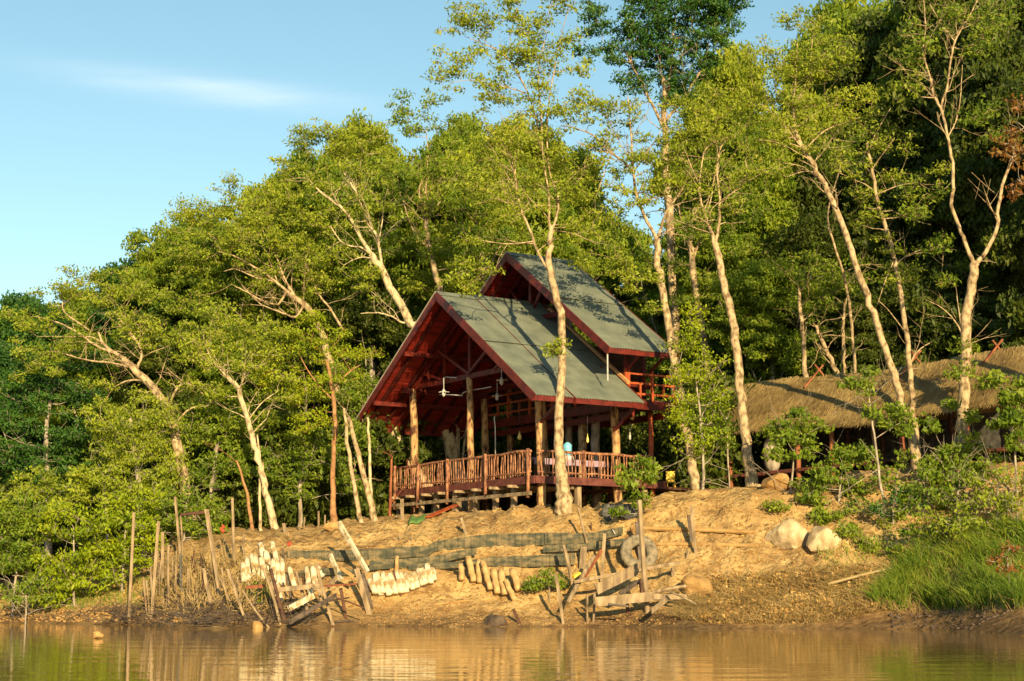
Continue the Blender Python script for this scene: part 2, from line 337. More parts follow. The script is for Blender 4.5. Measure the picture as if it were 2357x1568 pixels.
# ------------------------------------------------------------------ foliage
def leafarr(c, size, asp=.45, up=.5, droop=.25, jit=.5):
    n = len(c); nr = rng.normal(0, 1, (n, 3)); nr[:, 2] += up*.9; nr[:, 1] -= .55; nr[:, 0] += .1; nr /= np.linalg.norm(nr, axis=1)[:, None]
    d = rng.normal(0, 1, (n, 3)); d[:, 2] -= droop*1.5; d -= nr*np.sum(d*nr, 1)[:, None]; d /= np.linalg.norm(d, axis=1)[:, None]+1e-9
    s = np.cross(nr, d); Ls = size*(1+rng.uniform(-jit, jit, n))[:, None]; W = Ls*asp
    v = np.empty((n, 4, 3)); v[:, 0] = c-d*Ls*.5; v[:, 1] = c+s*W*.5+nr*W*.12; v[:, 2] = c+d*Ls*.5-np.array([0, 0, 1])*Ls*.12; v[:, 3] = c-s*W*.5+nr*W*.12
    return v
def build_leaves(name, V, m, parent):
    V = np.concatenate(V) if isinstance(V, list) else V
    n = len(V)
    return mkmesh(name, V.reshape(-1, 3), np.arange(n*4).reshape(n, 4), m, parent)
def sprays(centers, rad, nper, size, flat=.6, asp=.45, up=.5, droop=.25, shell=.2):
    out = []
    for c, r in zip(centers, rad):
        n = max(3, int(nper*1.4*(r/.5)**2)); q = rng.normal(0, 1, (n, 3)); q /= np.linalg.norm(q, axis=1)[:, None]
        q *= (shell+(1.15-shell)*rng.random((n, 1))**.8)*r; 
        q[:, 2] = np.where(q[:, 2] < 0, q[:, 2]*.45, q[:, 2])*flat*1.2
        out.append(leafarr(c+q, size, asp, up, droop))
    return np.concatenate(out)
def twigs(mb, c, r, n, w=.012):
    for _ in range(n):
        d = rng.normal(0, 1, 3); d[2] = abs(d[2])*.6; d /= np.linalg.norm(d); e = c+d*r*random.uniform(.6, 1.05); m = (c+e)/2+rng.normal(0, .06, 3)
        mb.tube([c, m, e], [w, w*.7, w*.35], 3, False)
def tree(name, label, cat, Y, trunk, limbs=(), blobs=(), bark='bark_cream', leaf='leaf_olive', dens=1.0, nper=55, size=.17, rc=(.22, .62), group=None, depth=1.0, flat=.6, twig=2, up=.5, droop=.25, br=1.0, sink=True, asp=.45, px=62.0, bare=.3):
    """trunk / limbs: [(u, v, radius_m[, dY])...]; blobs: [(u, v, radius_px[, dY])...]"""
    size *= .88; nper = nper*1.2
    def pt(q): return P(q[0], q[1], Y+(q[3] if len(q) > 3 else 0))
    T = [pt(q) for q in trunk]; base = T[0].copy()
    if sink:
        gz = ground(base[0], base[1]); base[2] = gz
        if abs(T[0][2]-gz) > .02: T.insert(0, np.array([T[0][0], T[0][1], gz])); rr = [trunk[0][2]*1.0]+[q[2] for q in trunk]
        else: rr = [q[2] for q in trunk]
        if T[0][2] > T[1][2]-.15: T.pop(1); rr.pop(1)
        T.insert(0, T[0]-np.array([0, 0, .35])); rr.insert(0, rr[0]*1.25)
    else: rr = [q[2] for q in trunk]
    root = thing(name, base, label, cat, group)
    mb = MB(); nodes = []
    def lay(pts, rad, n=9):
        sp_ = smoothpath(pts, 4); k = len(sp_); rs = np.interp(np.linspace(0, len(rad)-1, k), range(len(rad)), rad)
        for i in range(1, k-1): sp_[i] = sp_[i]+rng.normal(0, min(.03, rs[i]*.25), 3)
        mb.tube(sp_, list(rs), n, True, .05)
        for i, (a, b) in enumerate(zip(sp_, rs)):
            nodes.append((a, b))
            if i+1 < k: nodes.append(((a+sp_[i+1])/2, b))
    lay(T, [r*.80 for r in rr], 10)
    for lb in limbs: lay([pt(q) for q in lb], [q[2]*.56 for q in lb], 7)
    # crown
    cs = []; rad = []
    for b in blobs:
        c = pt(b); Rm = b[2]/px; n = max(3, int(dens*13.0*Rm*Rm))
        for _ in range(n):
            q = rng.normal(0, 1, 3); q /= np.linalg.norm(q); q *= rng.random()**.38
            cs.append(c + q*np.array([Rm, Rm*depth, Rm*.9])); rad.append(random.uniform(*rc))
    if cs:
        cs = np.array(cs); top = int(len(nodes)*(.3 if dens != .85 else .08))
        cand = [(p, r) for p, r in nodes[min(top, len(nodes)-1):]]; NP = np.array([p for p, _ in cand]); NR = [r for _, r in cand]
        d0 = np.min(np.linalg.norm(cs[:, None]-NP[None], axis=2), axis=1); bm = mb; nn = len(NP); NB = np.zeros((nn+2*len(cs), 3)); NB[:nn] = NP
        for i in np.argsort(d0):
            NP = NB[:nn]
            c = cs[i]; dd = np.linalg.norm(NP-c, axis=1) + np.maximum(0, NP[:, 2]-c[2])*.8
            j = int(np.argmin(dd)); a = NP[j]; L_ = np.linalg.norm(c-a)
            r0 = min(NR[j]*.65, (.020+.013*L_)*br); r1 = max(.010, r0*.5)
            mid = (a+c)/2+np.array([0, 0, -.06*L_])+rng.normal(0, .05*L_+.01, 3)
            sp_ = smoothpath([a, mid, c], 3); bm.tube(sp_, list(np.linspace(r0, r1, len(sp_))), 4, False)
            NB[nn] = sp_[3]; NB[nn+1] = c; nn += 2; NR += [(r0+r1)/2, r1]
            twigs(bm, c, rad[i], twig)
        build_leaves('crown', sprays(cs, rad, nper, size, flat, asp, up, droop), leaf, root)
    for a, r in (nodes[len(nodes)//3:] if bare else ()):
        if r < .02 or random.random() > bare: continue
        d = rng.normal(0, 1, 3); d[2] = abs(d[2])*.9+.15; d /= np.linalg.norm(d); L_ = random.uniform(.7, 2.2); q = a
        rr_ = min(.028, r*.5); pts_ = [a]
        for _ in range(4): d = d+rng.normal(0, .22, 3); d /= np.linalg.norm(d); q = q+d*L_/4; pts_.append(q)
        mb.tube(pts_, [rr_, rr_*.8, rr_*.6, rr_*.45, rr_*.3], 4, False)
        for k_ in (2, 3):
            e = d+rng.normal(0, .7, 3); e /= np.linalg.norm(e); mb.tube([pts_[k_], pts_[k_]+e*L_*.22, pts_[k_]+e*L_*.42+np.array([0, 0, .05])], [rr_*.5, rr_*.35, rr_*.2], 3, False)
    mb.build('trunk', bark, root, True)
    return root
# ================================================================== HOUSE
OX, OY, YAW = -2.956, 64.258, 0.986
av = np.array([math.sin(YAW), math.cos(YAW), 0]); bv = np.array([math.cos(YAW), -math.sin(YAW), 0])
def H(s, t, z): return np.array([OX, OY, 0])+s*av+t*bv+np.array([0, 0, z])
W_, HE, HA = 6.784, 8.18, 12.867; SLP = (HA-HE)/W_
HU = 14.736; WU = 6.773
def gz_(s, t): p = H(s, t, 0); return ground(p[0], p[1])
house = thing('timber_house', H(3, 0, 4.3), 'open red timber house on stilts with two stacked grey-green gable roofs', 'house')
def hb(name, p, q, w, h, m, parent=house, up=(0, 0, 1)):
    b = MB(); b.beam(p, q, w, h, up); return b.build(name, m, parent)
def corrugated(name, s0, s1, t0, t1, z0, sl, parent, m='roof_metal', side=1, thick=.03):
    """sheet from t0 (upper) to t1 (lower, |t|) corrugated along s"""
    n = int((s1-s0)/.0325); V = []; F = []; NT = 10
    for k in range(2):
        for i in range(n+1):
            s = s0+(s1-s0)*i/n; dz = .022*math.sin(i*math.pi/2)-k*thick
            for j in range(NT+1):
                t = t0+(t1-t0)*j/NT; V.append(H(s, side*t, z0-sl*t+dz+.012*noise.noise(Vector((s*1.1, t*.9, z0)))+(.012 if int(s/.8) % 2 else 0)))
    m_ = (n+1)*(NT+1)
    for i in range(n):
        for j in range(NT):
            a = i*(NT+1)+j; b = a+NT+1; F.append((a, a+1, b+1, b)); F.append((m_+a, m_+b, m_+b+1, m_+a+1))
        a = i*(NT+1); b = a+NT+1; F.append((a, b, m_+b, m_+a)); a += NT; b += NT; F.append((a, m_+a, m_+b, b))
    for j in range(NT): F.append((j, m_+j, m_+j+1, j+1)); a = n*(NT+1)+j; F.append((a, a+1, m_+a+1, m_+a))
    mb = MB(); mb.add(V, F); return mb.build(name, m, parent)
def boards(name, s0, s1, t0, t1, z0, sl, side, m, parent):
    """plank lining under a slope: strips across, each a plank with a small gap"""
    mb = MB(); L_ = t1-t0; n = int(L_/.2); nrm = np.array([0, 0, 1.])
    for i in range(n):
        ta = t0+L_*i/n; tb = t0+L_*(i+1)/n-.012; j = random.uniform(-.006, .006); c = []
        for k in (0, .02):
            for s, t in ((s0, ta), (s1, ta), (s1, tb), (s0, tb)): c.append(H(s, side*t, z0-sl*t-.06-k+j))
        mb.add(c, [(0, 1, 2, 3), (7, 6, 5, 4), (0, 4, 5, 1), (1, 5, 6, 2), (2, 6, 7, 3), (3, 7, 4, 0)])
    return mb.build(name, m, parent)
def roof(s0, s1r, s1l, w, za, sl, nm, raft=.8, wl=None, seam=False):
    wl = wl or w
    rf = corrugated('roof_sheet', s0, s1r, 0.0, w, za, sl, house, side=1)
    corrugated('roof_sheet', s0, s1l, 0.0, wl, za, sl, house, side=-1)
    boards('ceiling_lining', s0+.05, s1r, .08, w-.05, za, sl, 1, 'red_board', house)
    boards('ceiling_lining', s0+.05, s1l, .08, wl-.05, za, sl, -1, 'red_board', house)
    for side, s1, ww in ((1, s1r, w), (-1, s1l, wl)):
        s = s0+raft*.6
        while s < s1:
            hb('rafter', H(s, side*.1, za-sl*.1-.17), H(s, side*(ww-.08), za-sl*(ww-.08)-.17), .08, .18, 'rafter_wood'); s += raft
        # barge board at the front verge, fascia at the eave, rear verge board
        if not seam: hb('barge_board', H(s0-.03, 0, za-.13), H(s0-.03, side*(ww+.03), za-sl*(ww+.03)-.13), .05, .30, 'red_wood')
        elif side == 1: hb('barge_board', H(s0-.01, ww-1.1, za-sl*(ww-1.1)-.14), H(s0-.01, ww+.06, za-sl*(ww+.06)-.14), .04, .24, 'red_wood')
        hb('barge_board', H(s1+.03, 0, za-.12), H(s1+.03, side*(ww+.02), za-sl*(ww+.02)-.12), .05, .24, 'red_wood')
        hb('fascia', H(s0, side*(ww-.06), za-sl*(ww-.06)-.17), H(s1, side*(ww-.06), za-sl*(ww-.06)-.17), .04, .2, 'red_wood')
        if side == -1 and not seam: hb('verge_trim', H(s0-.02, 0, za+.035), H(s0-.02, side*(ww+.04), za-sl*(ww+.04)+.035), .13, .03, 'roof_edge')
    mb = MB()
    for sd_ in (1, -1):
        a = H(s0-.06, 0, za+.06); b = H(s1r, 0, za+.06); c = H(s1r, sd_*.25, za-.25*sl+.04); d = H(s0-.06, sd_*.25, za-.25*sl+.04)
        mb.add([a, b, c, d], [(0, 1, 2, 3)])
    mb.build('ridge_cap', 'roof_metal', house)
# front roof, then its second length raised a little behind the seam
roof(0, 1.72, 1.72, W_, HA-.10, SLP, 'front')
roof(1.74, 4.93, 5.9, W_+.05, HA-.07, SLP, 'front', seam=True)
roof(3.31, 6.6, 6.6, WU, HU, SLP, 'upper')
hb('flashing', H(4.99, .6, HA-.6*SLP+.06), H(4.99, W_-1.0, HA-SLP*(W_-1.0)+.06), .12, .10, 'flashing')
hb('flashing', H(4.99, .6, HA-.6*SLP+.06), H(4.99, -2, HA-2*SLP+.06), .12, .10, 'flashing')
for s0_, s1_, za_, t_ in ((0.0, 4.93, HA-.08, 3.45), (3.31, 6.6, HU, 3.4)):
    hb('sheet_lap', H(s0_+.02, t_, za_-SLP*t_+.03), H(s1_, t_+.02, za_-SLP*t_+.02), .10, .016, 'roof_metal', up=(0, 0, 1))
# posts
def log(name, p, q, r, m='log_wood', parent=house, n=10, k=9, tp=.85):
    p = np.array(p, float); q = np.array(q, float); pts = [p+(q-p)*i/k+np.append(rng.normal(0, r*.10, 2), 0) for i in range(k+1)]
    mb = MB(); mb.tube(pts, [r*(1-(1-tp)*i/k)*random.uniform(.93, 1.07) for i in range(k+1)], n, True, .04); return mb.build(name, m, parent, True)
GRID = [(1.5, -4.3), (1.5, .1), (1.5, 4.9), (5.0, -4.3), (5.0, .1), (5.0, 4.9)]
for (s, t) in GRID:
    top = HA-SLP*abs(t)-.35 if abs(t) > 1 else 9.55
    lean = -.12
    log('log_post', H(s+.06, t+.1, gz_(s, t)-.3), H(s, t-.06, top-.05), .17 if (s, t) != (1.5, .1) else .15, 'log_wood')
log('log_post', H(6.75, 4.95, gz_(6.7, 4.9)-.2), H(6.7, 4.9, 8.0), .11, 'orange_wood')
log('log_post', H(6.3, -4.3, 4.2), H(6.3, -4.3, 10.8), .15); log('log_post', H(6.3, .1, 4.2), H(6.3, .1, 14), .15, 'bark_grey'); 
log('log_post', H(6.0, 1.4, 4.2), H(6.0, 1.4, 8.3), .2, 'bark_cream'); log('log_post', H(6.0, 2.3, 4.2), H(6.0, 2.3, 8.3), .2, 'bark_grey')
# trusses
def truss(s, za, w, zt, m='red_wood', struts=True):
    tw = (za-zt)/SLP-.15
    hb('tie_beam', H(s, -tw, zt), H(s, tw, zt), .12, .2, m)
    hb('king_post', H(s, 0.1, zt+.1), H(s, .1, za-.35), .15, .12, m, up=av)
    for sd_ in (-1, 1):
        hb('truss_rafter', H(s, 0, za-.28), H(s, sd_*tw, za-SLP*tw-.28), .09, .18, m)
        if struts:
            hb('strut', H(s-.08, .1, zt+.1), H(s-.08, sd_*2.3, za-SLP*2.3-.3), .08, .12, m)
            hb('strut', H(s+.08, sd_*2.0, zt+.1), H(s+.08, sd_*2.0, za-SLP*2.0-.3), .08, .1, m, up=av)
            hb('strut', H(s-.08, sd_*2.0, zt+.1), H(s-.08, sd_*3.5, za-SLP*3.5-.3), .07, .09, m)
            hb('strut', H(s+.08, sd_*3.3, zt+.05), H(s+.08, sd_*3.3, za-SLP*3.3-.3), .07, .09, m, up=av)
truss(1.5, HA-.1, W_, 9.55); truss(4.6, HA, W_, 9.55)
truss(4.4, HU, WU, 12.05, struts=False)
hb('strut', H(4.32, .1, 12.1), H(4.32, 1.3, HU-SLP*1.3-.3), .08, .12, 'red_wood'); hb('strut', H(4.32, .1, 12.1), H(4.32, -1.3, HU-SLP*1.3-.3), .08, .12, 'red_wood')
for t in (-5.15, -2.6, 2.6, 5.15):
    hb('purlin', H(.05, t, HA-.1-SLP*abs(t)-.32), H(4.9, t, HA-.05-SLP*abs(t)-.32), .12, .17, 'red_wood')
    hb('purlin', H(3.4, t, HU-SLP*abs(t)-.32), H(6.5, t, HU-SLP*abs(t)-.32), .1, .15, 'red_wood')
for t in (-4.3, 4.9): hb('plate_beam', H(.9, t, HA-SLP*abs(t)-.5), H(6.9, t, HA-SLP*abs(t)-.5), .14, .2, 'red_wood')
# eave brackets on the right posts
hb('bracket', H(4.9, 5.0, 7.2), H(4.9, 6.45, 8.05), .09, .12, 'red_wood'); hb('bracket', H(1.5, 5.0, 7.3), H(1.5, 6.45, 8.1), .09, .12, 'red_wood')
# upper floor with balcony
FZ = 8.42
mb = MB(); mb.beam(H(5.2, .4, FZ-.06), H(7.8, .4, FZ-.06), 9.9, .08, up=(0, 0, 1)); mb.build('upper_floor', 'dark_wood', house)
hb('edge_beam', H(5.14, -4.5, FZ-.25), H(5.14, 5.4, FZ-.25), .1, .34, 'red_wood')
hb('edge_beam', H(5.2, 5.42, FZ-.25), H(7.8, 5.42, FZ-.25), .1, .34, 'red_wood')
hb('edge_beam', H(5.5, -4.5, FZ-.6), H(5.5, 5.4, FZ-.6), .12, .25, 'red_wood'); hb('edge_beam', H(7.0, -4.5, FZ-.6), H(7.0, 5.4, FZ-.6), .12, .25, 'red_wood')
for t in np.arange(-4.2, 5.4, .8): hb('floor_joist', H(5.3, t, FZ-.2), H(7.7, t, FZ-.2), .07, .16, 'dark_wood')
def balrail(p0, p1, n, z0=FZ, hgt=1.0):
    root = bpy.data.objects.new('balcony_railing', None); col.objects.link(root); root.parent = house; root.location = (0, 0, 0)
    for k in range(n+1):
        a = p0+(p1-p0)*k/n; b = MB(); b.beam((*a[:2], z0-.1), (*a[:2], z0+hgt+.12), .10, .10, up=av); b.build('rail_post', 'orange_wood', root)
        if k < n:
            c = p0+(p1-p0)*(k+.5)/n; b = MB(); b.beam((*c[:2], z0+.05), (*c[:2], z0+hgt*.62), .07, .07, up=av); b.build('baluster', 'orange_wood', root)
    for hh in (.18, .58, .95):
        b = MB(); b.beam((*p0[:2], z0+hh), (*p1[:2], z0+hh), .06, .08); b.build('rail', 'orange_wood', root)
balrail(H(5.2, -4.4, 0), H(5.2, 5.35, 0), 6); balrail(H(5.32, 5.35, 0), H(7.6, 5.35, 0), 2)
# dark rooms behind the balcony
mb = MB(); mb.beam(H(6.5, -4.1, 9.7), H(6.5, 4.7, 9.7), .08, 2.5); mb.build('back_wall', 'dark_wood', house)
for t in (-4.3, 4.9): hb('upper_post', H(6.4, t, FZ), H(6.4, t, 11), .14, .14, 'red_wood', up=av)
for t in (-4.4, 5.3): hb('upper_post', H(5.25, t, FZ), H(5.25, t, HU-SLP*abs(t)-.4), .12, .12, 'red_wood', up=av)
hb('bracket', H(5.25, 5.35, 9.5), H(5.25, 6.4, 10.1), .07, .1, 'red_wood'); hb('bracket', H(6.4, 5.35, 9.5), H(6.4, 6.4, 10.1), .07, .1, 'red_wood')
hb('downpipe', H(3.4, 6.6, 9.9), H(3.4, 6.6, 8.8), .04, .04, 'white_paint', up=av)
# deck
DZ = 5.28
mb = MB()
for k in range(52):
    t = -4.75+k*.195; mb.beam(H(1.0, t, DZ), H(7.1, t, DZ), .185, .05)
mb.build('deck_floor', 'deck_wood', house)
hb('skirt_board', H(.98, -4.85, DZ-.13), H(.98, 5.35, DZ-.13), .05, .28, 'deck_wood')
hb('skirt_board', H(1.0, 5.38, DZ-.13), H(7.1, 5.38, DZ-.13), .05, .26, 'deck_wood')
hb('bearer', H(.92, -4.95, DZ-.62), H(.92, 5.2, DZ-.62), .1, .13, 'weathered_wood')
hb('bearer', H(2.8, -4.8, DZ-.34), H(2.8, 5.2, DZ-.34), .12, .15, 'weathered_wood'); hb('bearer', H(5.2, -4.8, DZ-.34), H(5.2, 5.2, DZ-.34), .12, .15, 'dark_wood')
for t in np.arange(-4.6, 5.3, 1.25):
    hb('joist_end', H(.6, t, DZ-.32), H(2.9, t, DZ-.32), .09, .10, 'weathered_wood')
for k, t in enumerate((-5.0, -3.2, -2.0, -.45, .95, 2.35, 3.6)):
    wd = .3 if k == 3 else .2
    s = 1.25; hb('pile', H(s, t, gz_(s, t)-.3), H(s, t, DZ-.05 if k else DZ-.6), wd, wd*.8, 'weathered_wood', up=av)
for (s, t) in [(3.1, 5.1), (3.9, -3), (3.8, -.5), (3.9, 2), (4.0, 3.6), (6.2, 5.1), (6.2, 3), (6.2, 0), (6.2, -3), ]:
    hb('pile', H(s, t, gz_(s, t)-.3), H(s, t, DZ-.1), .2, .18, 'weathered_wood' if t > 3 else 'dark_wood', up=av)
def stickrail(p0, p1, nb, posts, z0=DZ, drop=.95, bulge=.04):
    root = bpy.data.objects.new('deck_railing', None); col.objects.link(root); root.parent = house; root.location = (0, 0, 0)
    for hh, r in ((.93, .055), (.16, .035)):
        k = 10; pts = [p0+(p1-p0)*i/k+np.array([0, 0, z0+hh+random.uniform(-.03, .03)]) for i in range(k+1)]
        b = MB(); b.tube(pts, [r*random.uniform(.85, 1.15) for _ in pts], 7, True, .05); b.build('rail', 'stick_wood', root, True)
    for i in range(nb):
        f = (i+.5)/nb; a = p0+(p1-p0)*f+np.array([0, 0, z0+random.uniform(-.02, .1)]); q = a+np.array([random.gauss(0, .035), random.gauss(0, .02), 0]); q[2] = z0+.95; m_ = (a+q)/2+rng.normal(0, .015, 3)
        b = MB(); b.tube([a, m_, q], [random.uniform(.02, .032)]*3, 5, True, .08); b.build('baluster', 'stick_wood', root)
    for f in posts:
        a = p0+(p1-p0)*f; off = -av*.07 if abs(np.dot(p1-p0, bv)) > abs(np.dot(p1-p0, av)) else bv*.07
        b = MB(); b.tube([a+off+np.array([0, 0, z0-drop+random.uniform(-.05, .05)]), a+off+np.array([.01, 0, z0+.2]), a+off+np.array([0, 0, z0+1.02])], [.07, .062, .06], 8, True, .06); b.build('rail_post', 'stick_wood', root, True)
stickrail(H(1.0, -4.85, 0), H(1.0, 5.1, 0), 62, [0.0, .19, .42, .70, .99], drop=.75)
stickrail(H(1.15, 5.3, 0), H(6.5, 5.3, 0), 36, [.38, .98], drop=.02)
# low platform at the right of the deck
mb = MB(); mb.beam(H(7.2, 4.4, DZ-.22), H(10.4, 4.4, DZ-.22), 1.8, .1); mb.build('side_platform', 'dark_wood', house)
for s in (8.4, 10.1): hb('pile', H(s, 5.2, gz_(s, 5.2)-.3), H(s, 5.2, DZ-.2), .14, .12, 'weathered_wood', up=av)
# things hung in the house
def lamp(name, p, drop, label, m='lamp_yellow', r=.09, hgt=.35, group='lamps hanging in the house'):
    root = thing(name, p, label, 'lamp', group)
    b = MB(); b.tube([p+np.array([0, 0, .05]), p+np.array([0, 0, drop])], .008, 4); b.build('cord', 'dark_metal', root)
    b = MB(); b.tube([p+np.array([0, 0, z]) for z in (-hgt*.5, -hgt*.35, -hgt*.05, hgt*.2, hgt*.5)], [r*.35, r, r*.85, r*.35, r*.12], 9); b.build('lamp_shade', m, root, True)
def pz(u, v, s=None, t=None):      # point of the house plane s = const (or t = const) seen in that column and row
    d = P(u, v, 60)-np.array([0, 0, CH]); o = np.array([0, 0, CH]); n, c = (av, s) if s is not None else (bv, t)
    k = (c-np.dot(n, o-H(0, 0, 0)*np.array([1, 1, 0])))/np.dot(n, d); return o+d*k
def dz_(x, y): return 785.67+x*.43098, 549.97+y*.43098      # from the enlarged detail of the house
lamp('hanging_lantern', pz(*dz_(952, 1050), s=3.2), 1.6, 'small yellow lantern hanging over the deck left of the patchy corner post')
lamp('hanging_lantern', pz(*dz_(1553, 945), t=4.2), 1.0, 'small yellow lantern hanging beside the orange post')
lamp('hanging_lantern', pz(*dz_(1315, 1065), s=3.0), 1.3, 'thin dull lantern hanging above the water dispenser', r=.05)
lamp('hanging_lantern', pz(*dz_(1541, 1045), t=4.3), 1.1, 'narrow white wind chime hanging near the orange post', 'white_paint', .045, .45)
def starlamp(p, label, long=.5):
    root = thing('ceiling_lamp', p, label, 'lamp', 'white lamps under the gable')
    b = MB(); b.tube([p+np.array([0, 0, .1]), p+np.array([0, 0, long])], .014, 5); b.build('lamp_stem', 'white_paint', root)
    b = MB(); b.tube([p+np.array([0, 0, z]) for z in (-.22, -.15, 0, .1)], [.02, .07, .08, .03], 9); b.build('lamp_body', 'white_paint', root, True)
    for k in range(5):
        t = k*2*math.pi/5; e = np.array([math.cos(t), math.sin(t), 0]); b = MB(); b.beam(p+e*.05, p+e*.22+np.array([0, 0, -.03]), .07, .015); b.build('lamp_arm', 'white_paint', root)
starlamp(pz(*dz_(547, 815), s=1.3), 'white star-shaped lamp hanging left of the middle gable post', .55)
starlamp(pz(*dz_(856, 752), s=1.3), 'white star-shaped lamp hanging right of the middle gable post', .6)
starlamp(pz(*dz_(832, 835), s=2.6), 'lower white lamp hanging behind the balcony rail line', .5)
def pipe(pts, s, label, r=.02):
    b = MB(); b.tube([pz(*dz_(x, y), s=s) for x, y in pts], r, 6); tag(b.build('conduit_pipe', 'white_paint', None, True), label, 'pipe', 'white pipes in the house')
pipe([(547, 800), (545, 745), (556, 738), (615, 742)], 1.32, 'bent white pipe left of the middle gable post, upper one')
pipe([(525, 832), (600, 834), (640, 836)], 1.35, 'short straight white pipe under the gable tie beam')
pipe([(642, 842), (650, 822), (675, 812), (760, 798), (800, 790)], 1.7, 'curved white pipe passing behind the middle gable post')
pipe([(823, 1148), (822, 1000), (816, 955), (822, 948)], 1.6, 'tall thin white pipe standing behind the deck railing', .022)
# dispenser, table, chairs
tp = pz(*dz_(1367, 1140), t=4.0)
tbl = thing('long_table', H(3.0, 3.6, DZ+.03), 'long dining table under lilac cloth behind the deck railing', 'table')
b = MB(); b.beam(H(1.9, 3.6, DZ+.78), H(5.4, 3.6, DZ+.78), .8, .04); b.build('tabletop', 'lilac_cloth', tbl)
b = MB(); b.beam(H(1.9, 4.0, DZ+.66), H(5.4, 4.0, DZ+.66), .02, .2); b.build('cloth_edge', 'lilac_cloth', tbl)
for s in (2.0, 5.3):
    for t in (3.3, 3.9): hb('leg', H(s, t, DZ+.03), H(s, t, DZ+.76), .06, .06, 'dark_wood', tbl, up=av)
tp = H(3.6, 3.75, DZ+.80)
ds = thing('water_dispenser', tp, 'blue water bottle standing on a white dispenser behind the railing', 'water dispenser')
b = MB(); b.tube([tp+np.array([0, 0, z]) for z in (0, .04, .14, .16)], [.24, .25, .23, .18], 12); b.build('dispenser_base', 'white_paint', ds)
b = MB(); b.tube([tp+np.array([0, 0, z]) for z in (.16, .2, .36, .38, .40, .58, .64, .68)], [.10, .17, .17, .155, .17, .17, .1, .05], 14); b.build('bottle', 'blue_plastic', ds, True)
yb = H(7.6, 5.0, DZ-.16)
yt = thing('plastic_chair', yb, 'small bright yellow seat standing on the low platform', 'seat')
b = MB(); b.beam(yb+np.array([-.17, 0, .2]), yb+np.array([.17, 0, .2]), .3, .04); b.build('seat', 'yellow_plastic', yt)
b = MB(); b.beam(yb+np.array([-.17, .14, .42]), yb+np.array([.17, .14, .42]), .04, .42); b.build('backrest', 'yellow_plastic', yt)
for x in (-.15, .15):
    for y in (-.12, .12): b = MB(); b.beam(yb+np.array([x, y, 0]), yb+np.array([x, y, .18]), .04, .04, up=av); b.build('leg', 'yellow_plastic', yt)
# planks and tarp under the deck edge
b = MB(); b.beam(GP(985, 1195)+np.array([0, 0, .08]), P(1048, 1163, 62.0), .25, .05); tag(b.build('loose_plank', 'orange_wood'), 'red plank leaning on the bank under the deck', 'plank')
c = GP(963, 1198)
mb = MB(); n_ = 12; V = []; F = []
for i in range(n_):
    for j in range(8):
        x = c[0]+(i-n_/2)*.055; y = c[1]-.2+j*.07; V.append((x, y, ground(x, y)+.05+.05*noise.noise(Vector((x*5, y*5, 1)))))
for i in range(n_-1):
    for j in range(7): a = i*8+j; F.append((a, a+1, a+9, a+8))
mb.add(V, F); o = mb.build('tarp_scrap', 'green_tarp', None, True); tag(o, 'crumpled green tarp scrap on the bank left of the deck', 'tarp')
md = o.modifiers.new('s', 'SOLIDIFY'); md.thickness = .04
# ================================================================== THATCHED SHELTER
hx = np.array([.634, -.773, 0]); hn = np.array([.773, .634, 0])
E0 = np.array([7.6, 68.4, 0]); HL = 16.5
def K(l, w, z): return E0+hx*l+hn*w+np.array([0, 0, z])
hut = thing('thatched_shelter', K(8, 1.8, 5.6), 'long open shelter with a sagging straw thatch roof on red posts', 'shelter')
mb = MB(); nl, nw = 60, 14; V = []; F = []
def thz(l, w):
    f = abs(w-1.9)/1.9; z = 9.62-1.62*f-.22*f*f*(1 if f > .8 else .6)
    return z+.07*noise.noise(Vector((l*.7, w*.8, 2)))+.09*math.sin(l*.55)
for k in range(2):
    for i in range(nl+1):
        for j in range(nw+1):
            l = HL*i/nl; w = -.15+4.1*j/nw; V.append(K(l, w, thz(l, w)-k*.13))
o_ = (nl+1)*(nw+1)
for i in range(nl):
    for j in range(nw):
        a = i*(nw+1)+j; F.append((a, a+nw+1, a+nw+2, a+1)); F.append((o_+a, o_+a+1, o_+a+nw+2, o_+a+nw+1))
for i in range(nl):
    a = i*(nw+1); F.append((a, o_+a, o_+a+nw+1, a+nw+1)); a += nw; F.append((a, a+nw+1, o_+a+nw+1, o_+a))
for j in range(nw): F.append((j, j+1, o_+j+1, o_+j)); a = nl*(nw+1)+j; F.append((a, o_+a, o_+a+1, a+1))
mb.add(V, F); mb.build('thatch_bed', 'thatch', hut, True)
n = 30000; l = rng.random(n)*HL; w = -.2+2.15*rng.random(n)**1.0; edge = rng.random(n) < .30; w[edge] = -.12+rng.normal(0, .05, edge.sum())
zz = np.array([thz(a, b) for a, b in zip(l, w)])+.01+rng.random(n)*.05+.05*((w*3.2+.15*np.sin(l*3)) % 1.0)
c = E0[None]+hx[None]*l[:, None]+hn[None]*w[:, None]; c[:, 2] = zz
dn = -hn[None]*1.0+hx[None]*rng.normal(-.05, .22, n)[:, None]; dn[:, 2] = -.95+rng.normal(0, .10, n); dn[edge, 2] -= .5*rng.random(edge.sum()); dn /= np.linalg.norm(dn, axis=1)[:, None]
ln = rng.uniform(.25, .5, n)[:, None]; wd = rng.uniform(.012, .022, n)[:, None]; s_ = np.cross(dn, np.array([0, 0, 1.0])); s_ /= np.linalg.norm(s_, axis=1)[:, None]
Vs = np.stack([c-s_*wd, c+s_*wd, c+dn*ln+s_*wd*.3, c+dn*ln-s_*wd*.3], 1)
build_leaves('thatch_straw', Vs, 'thatch', hut)
for l in (1.6, 5.2, 6.9, 10.2, 13.0, 15.5):
    for w in (.35, 3.4):
        p = K(l, w, 0); log('post', K(l, w, ground(p[0], p[1])-.2), K(l-.05, w, 8.1), .11, 'bark_red' if w < 1 else 'dark_wood', hut)
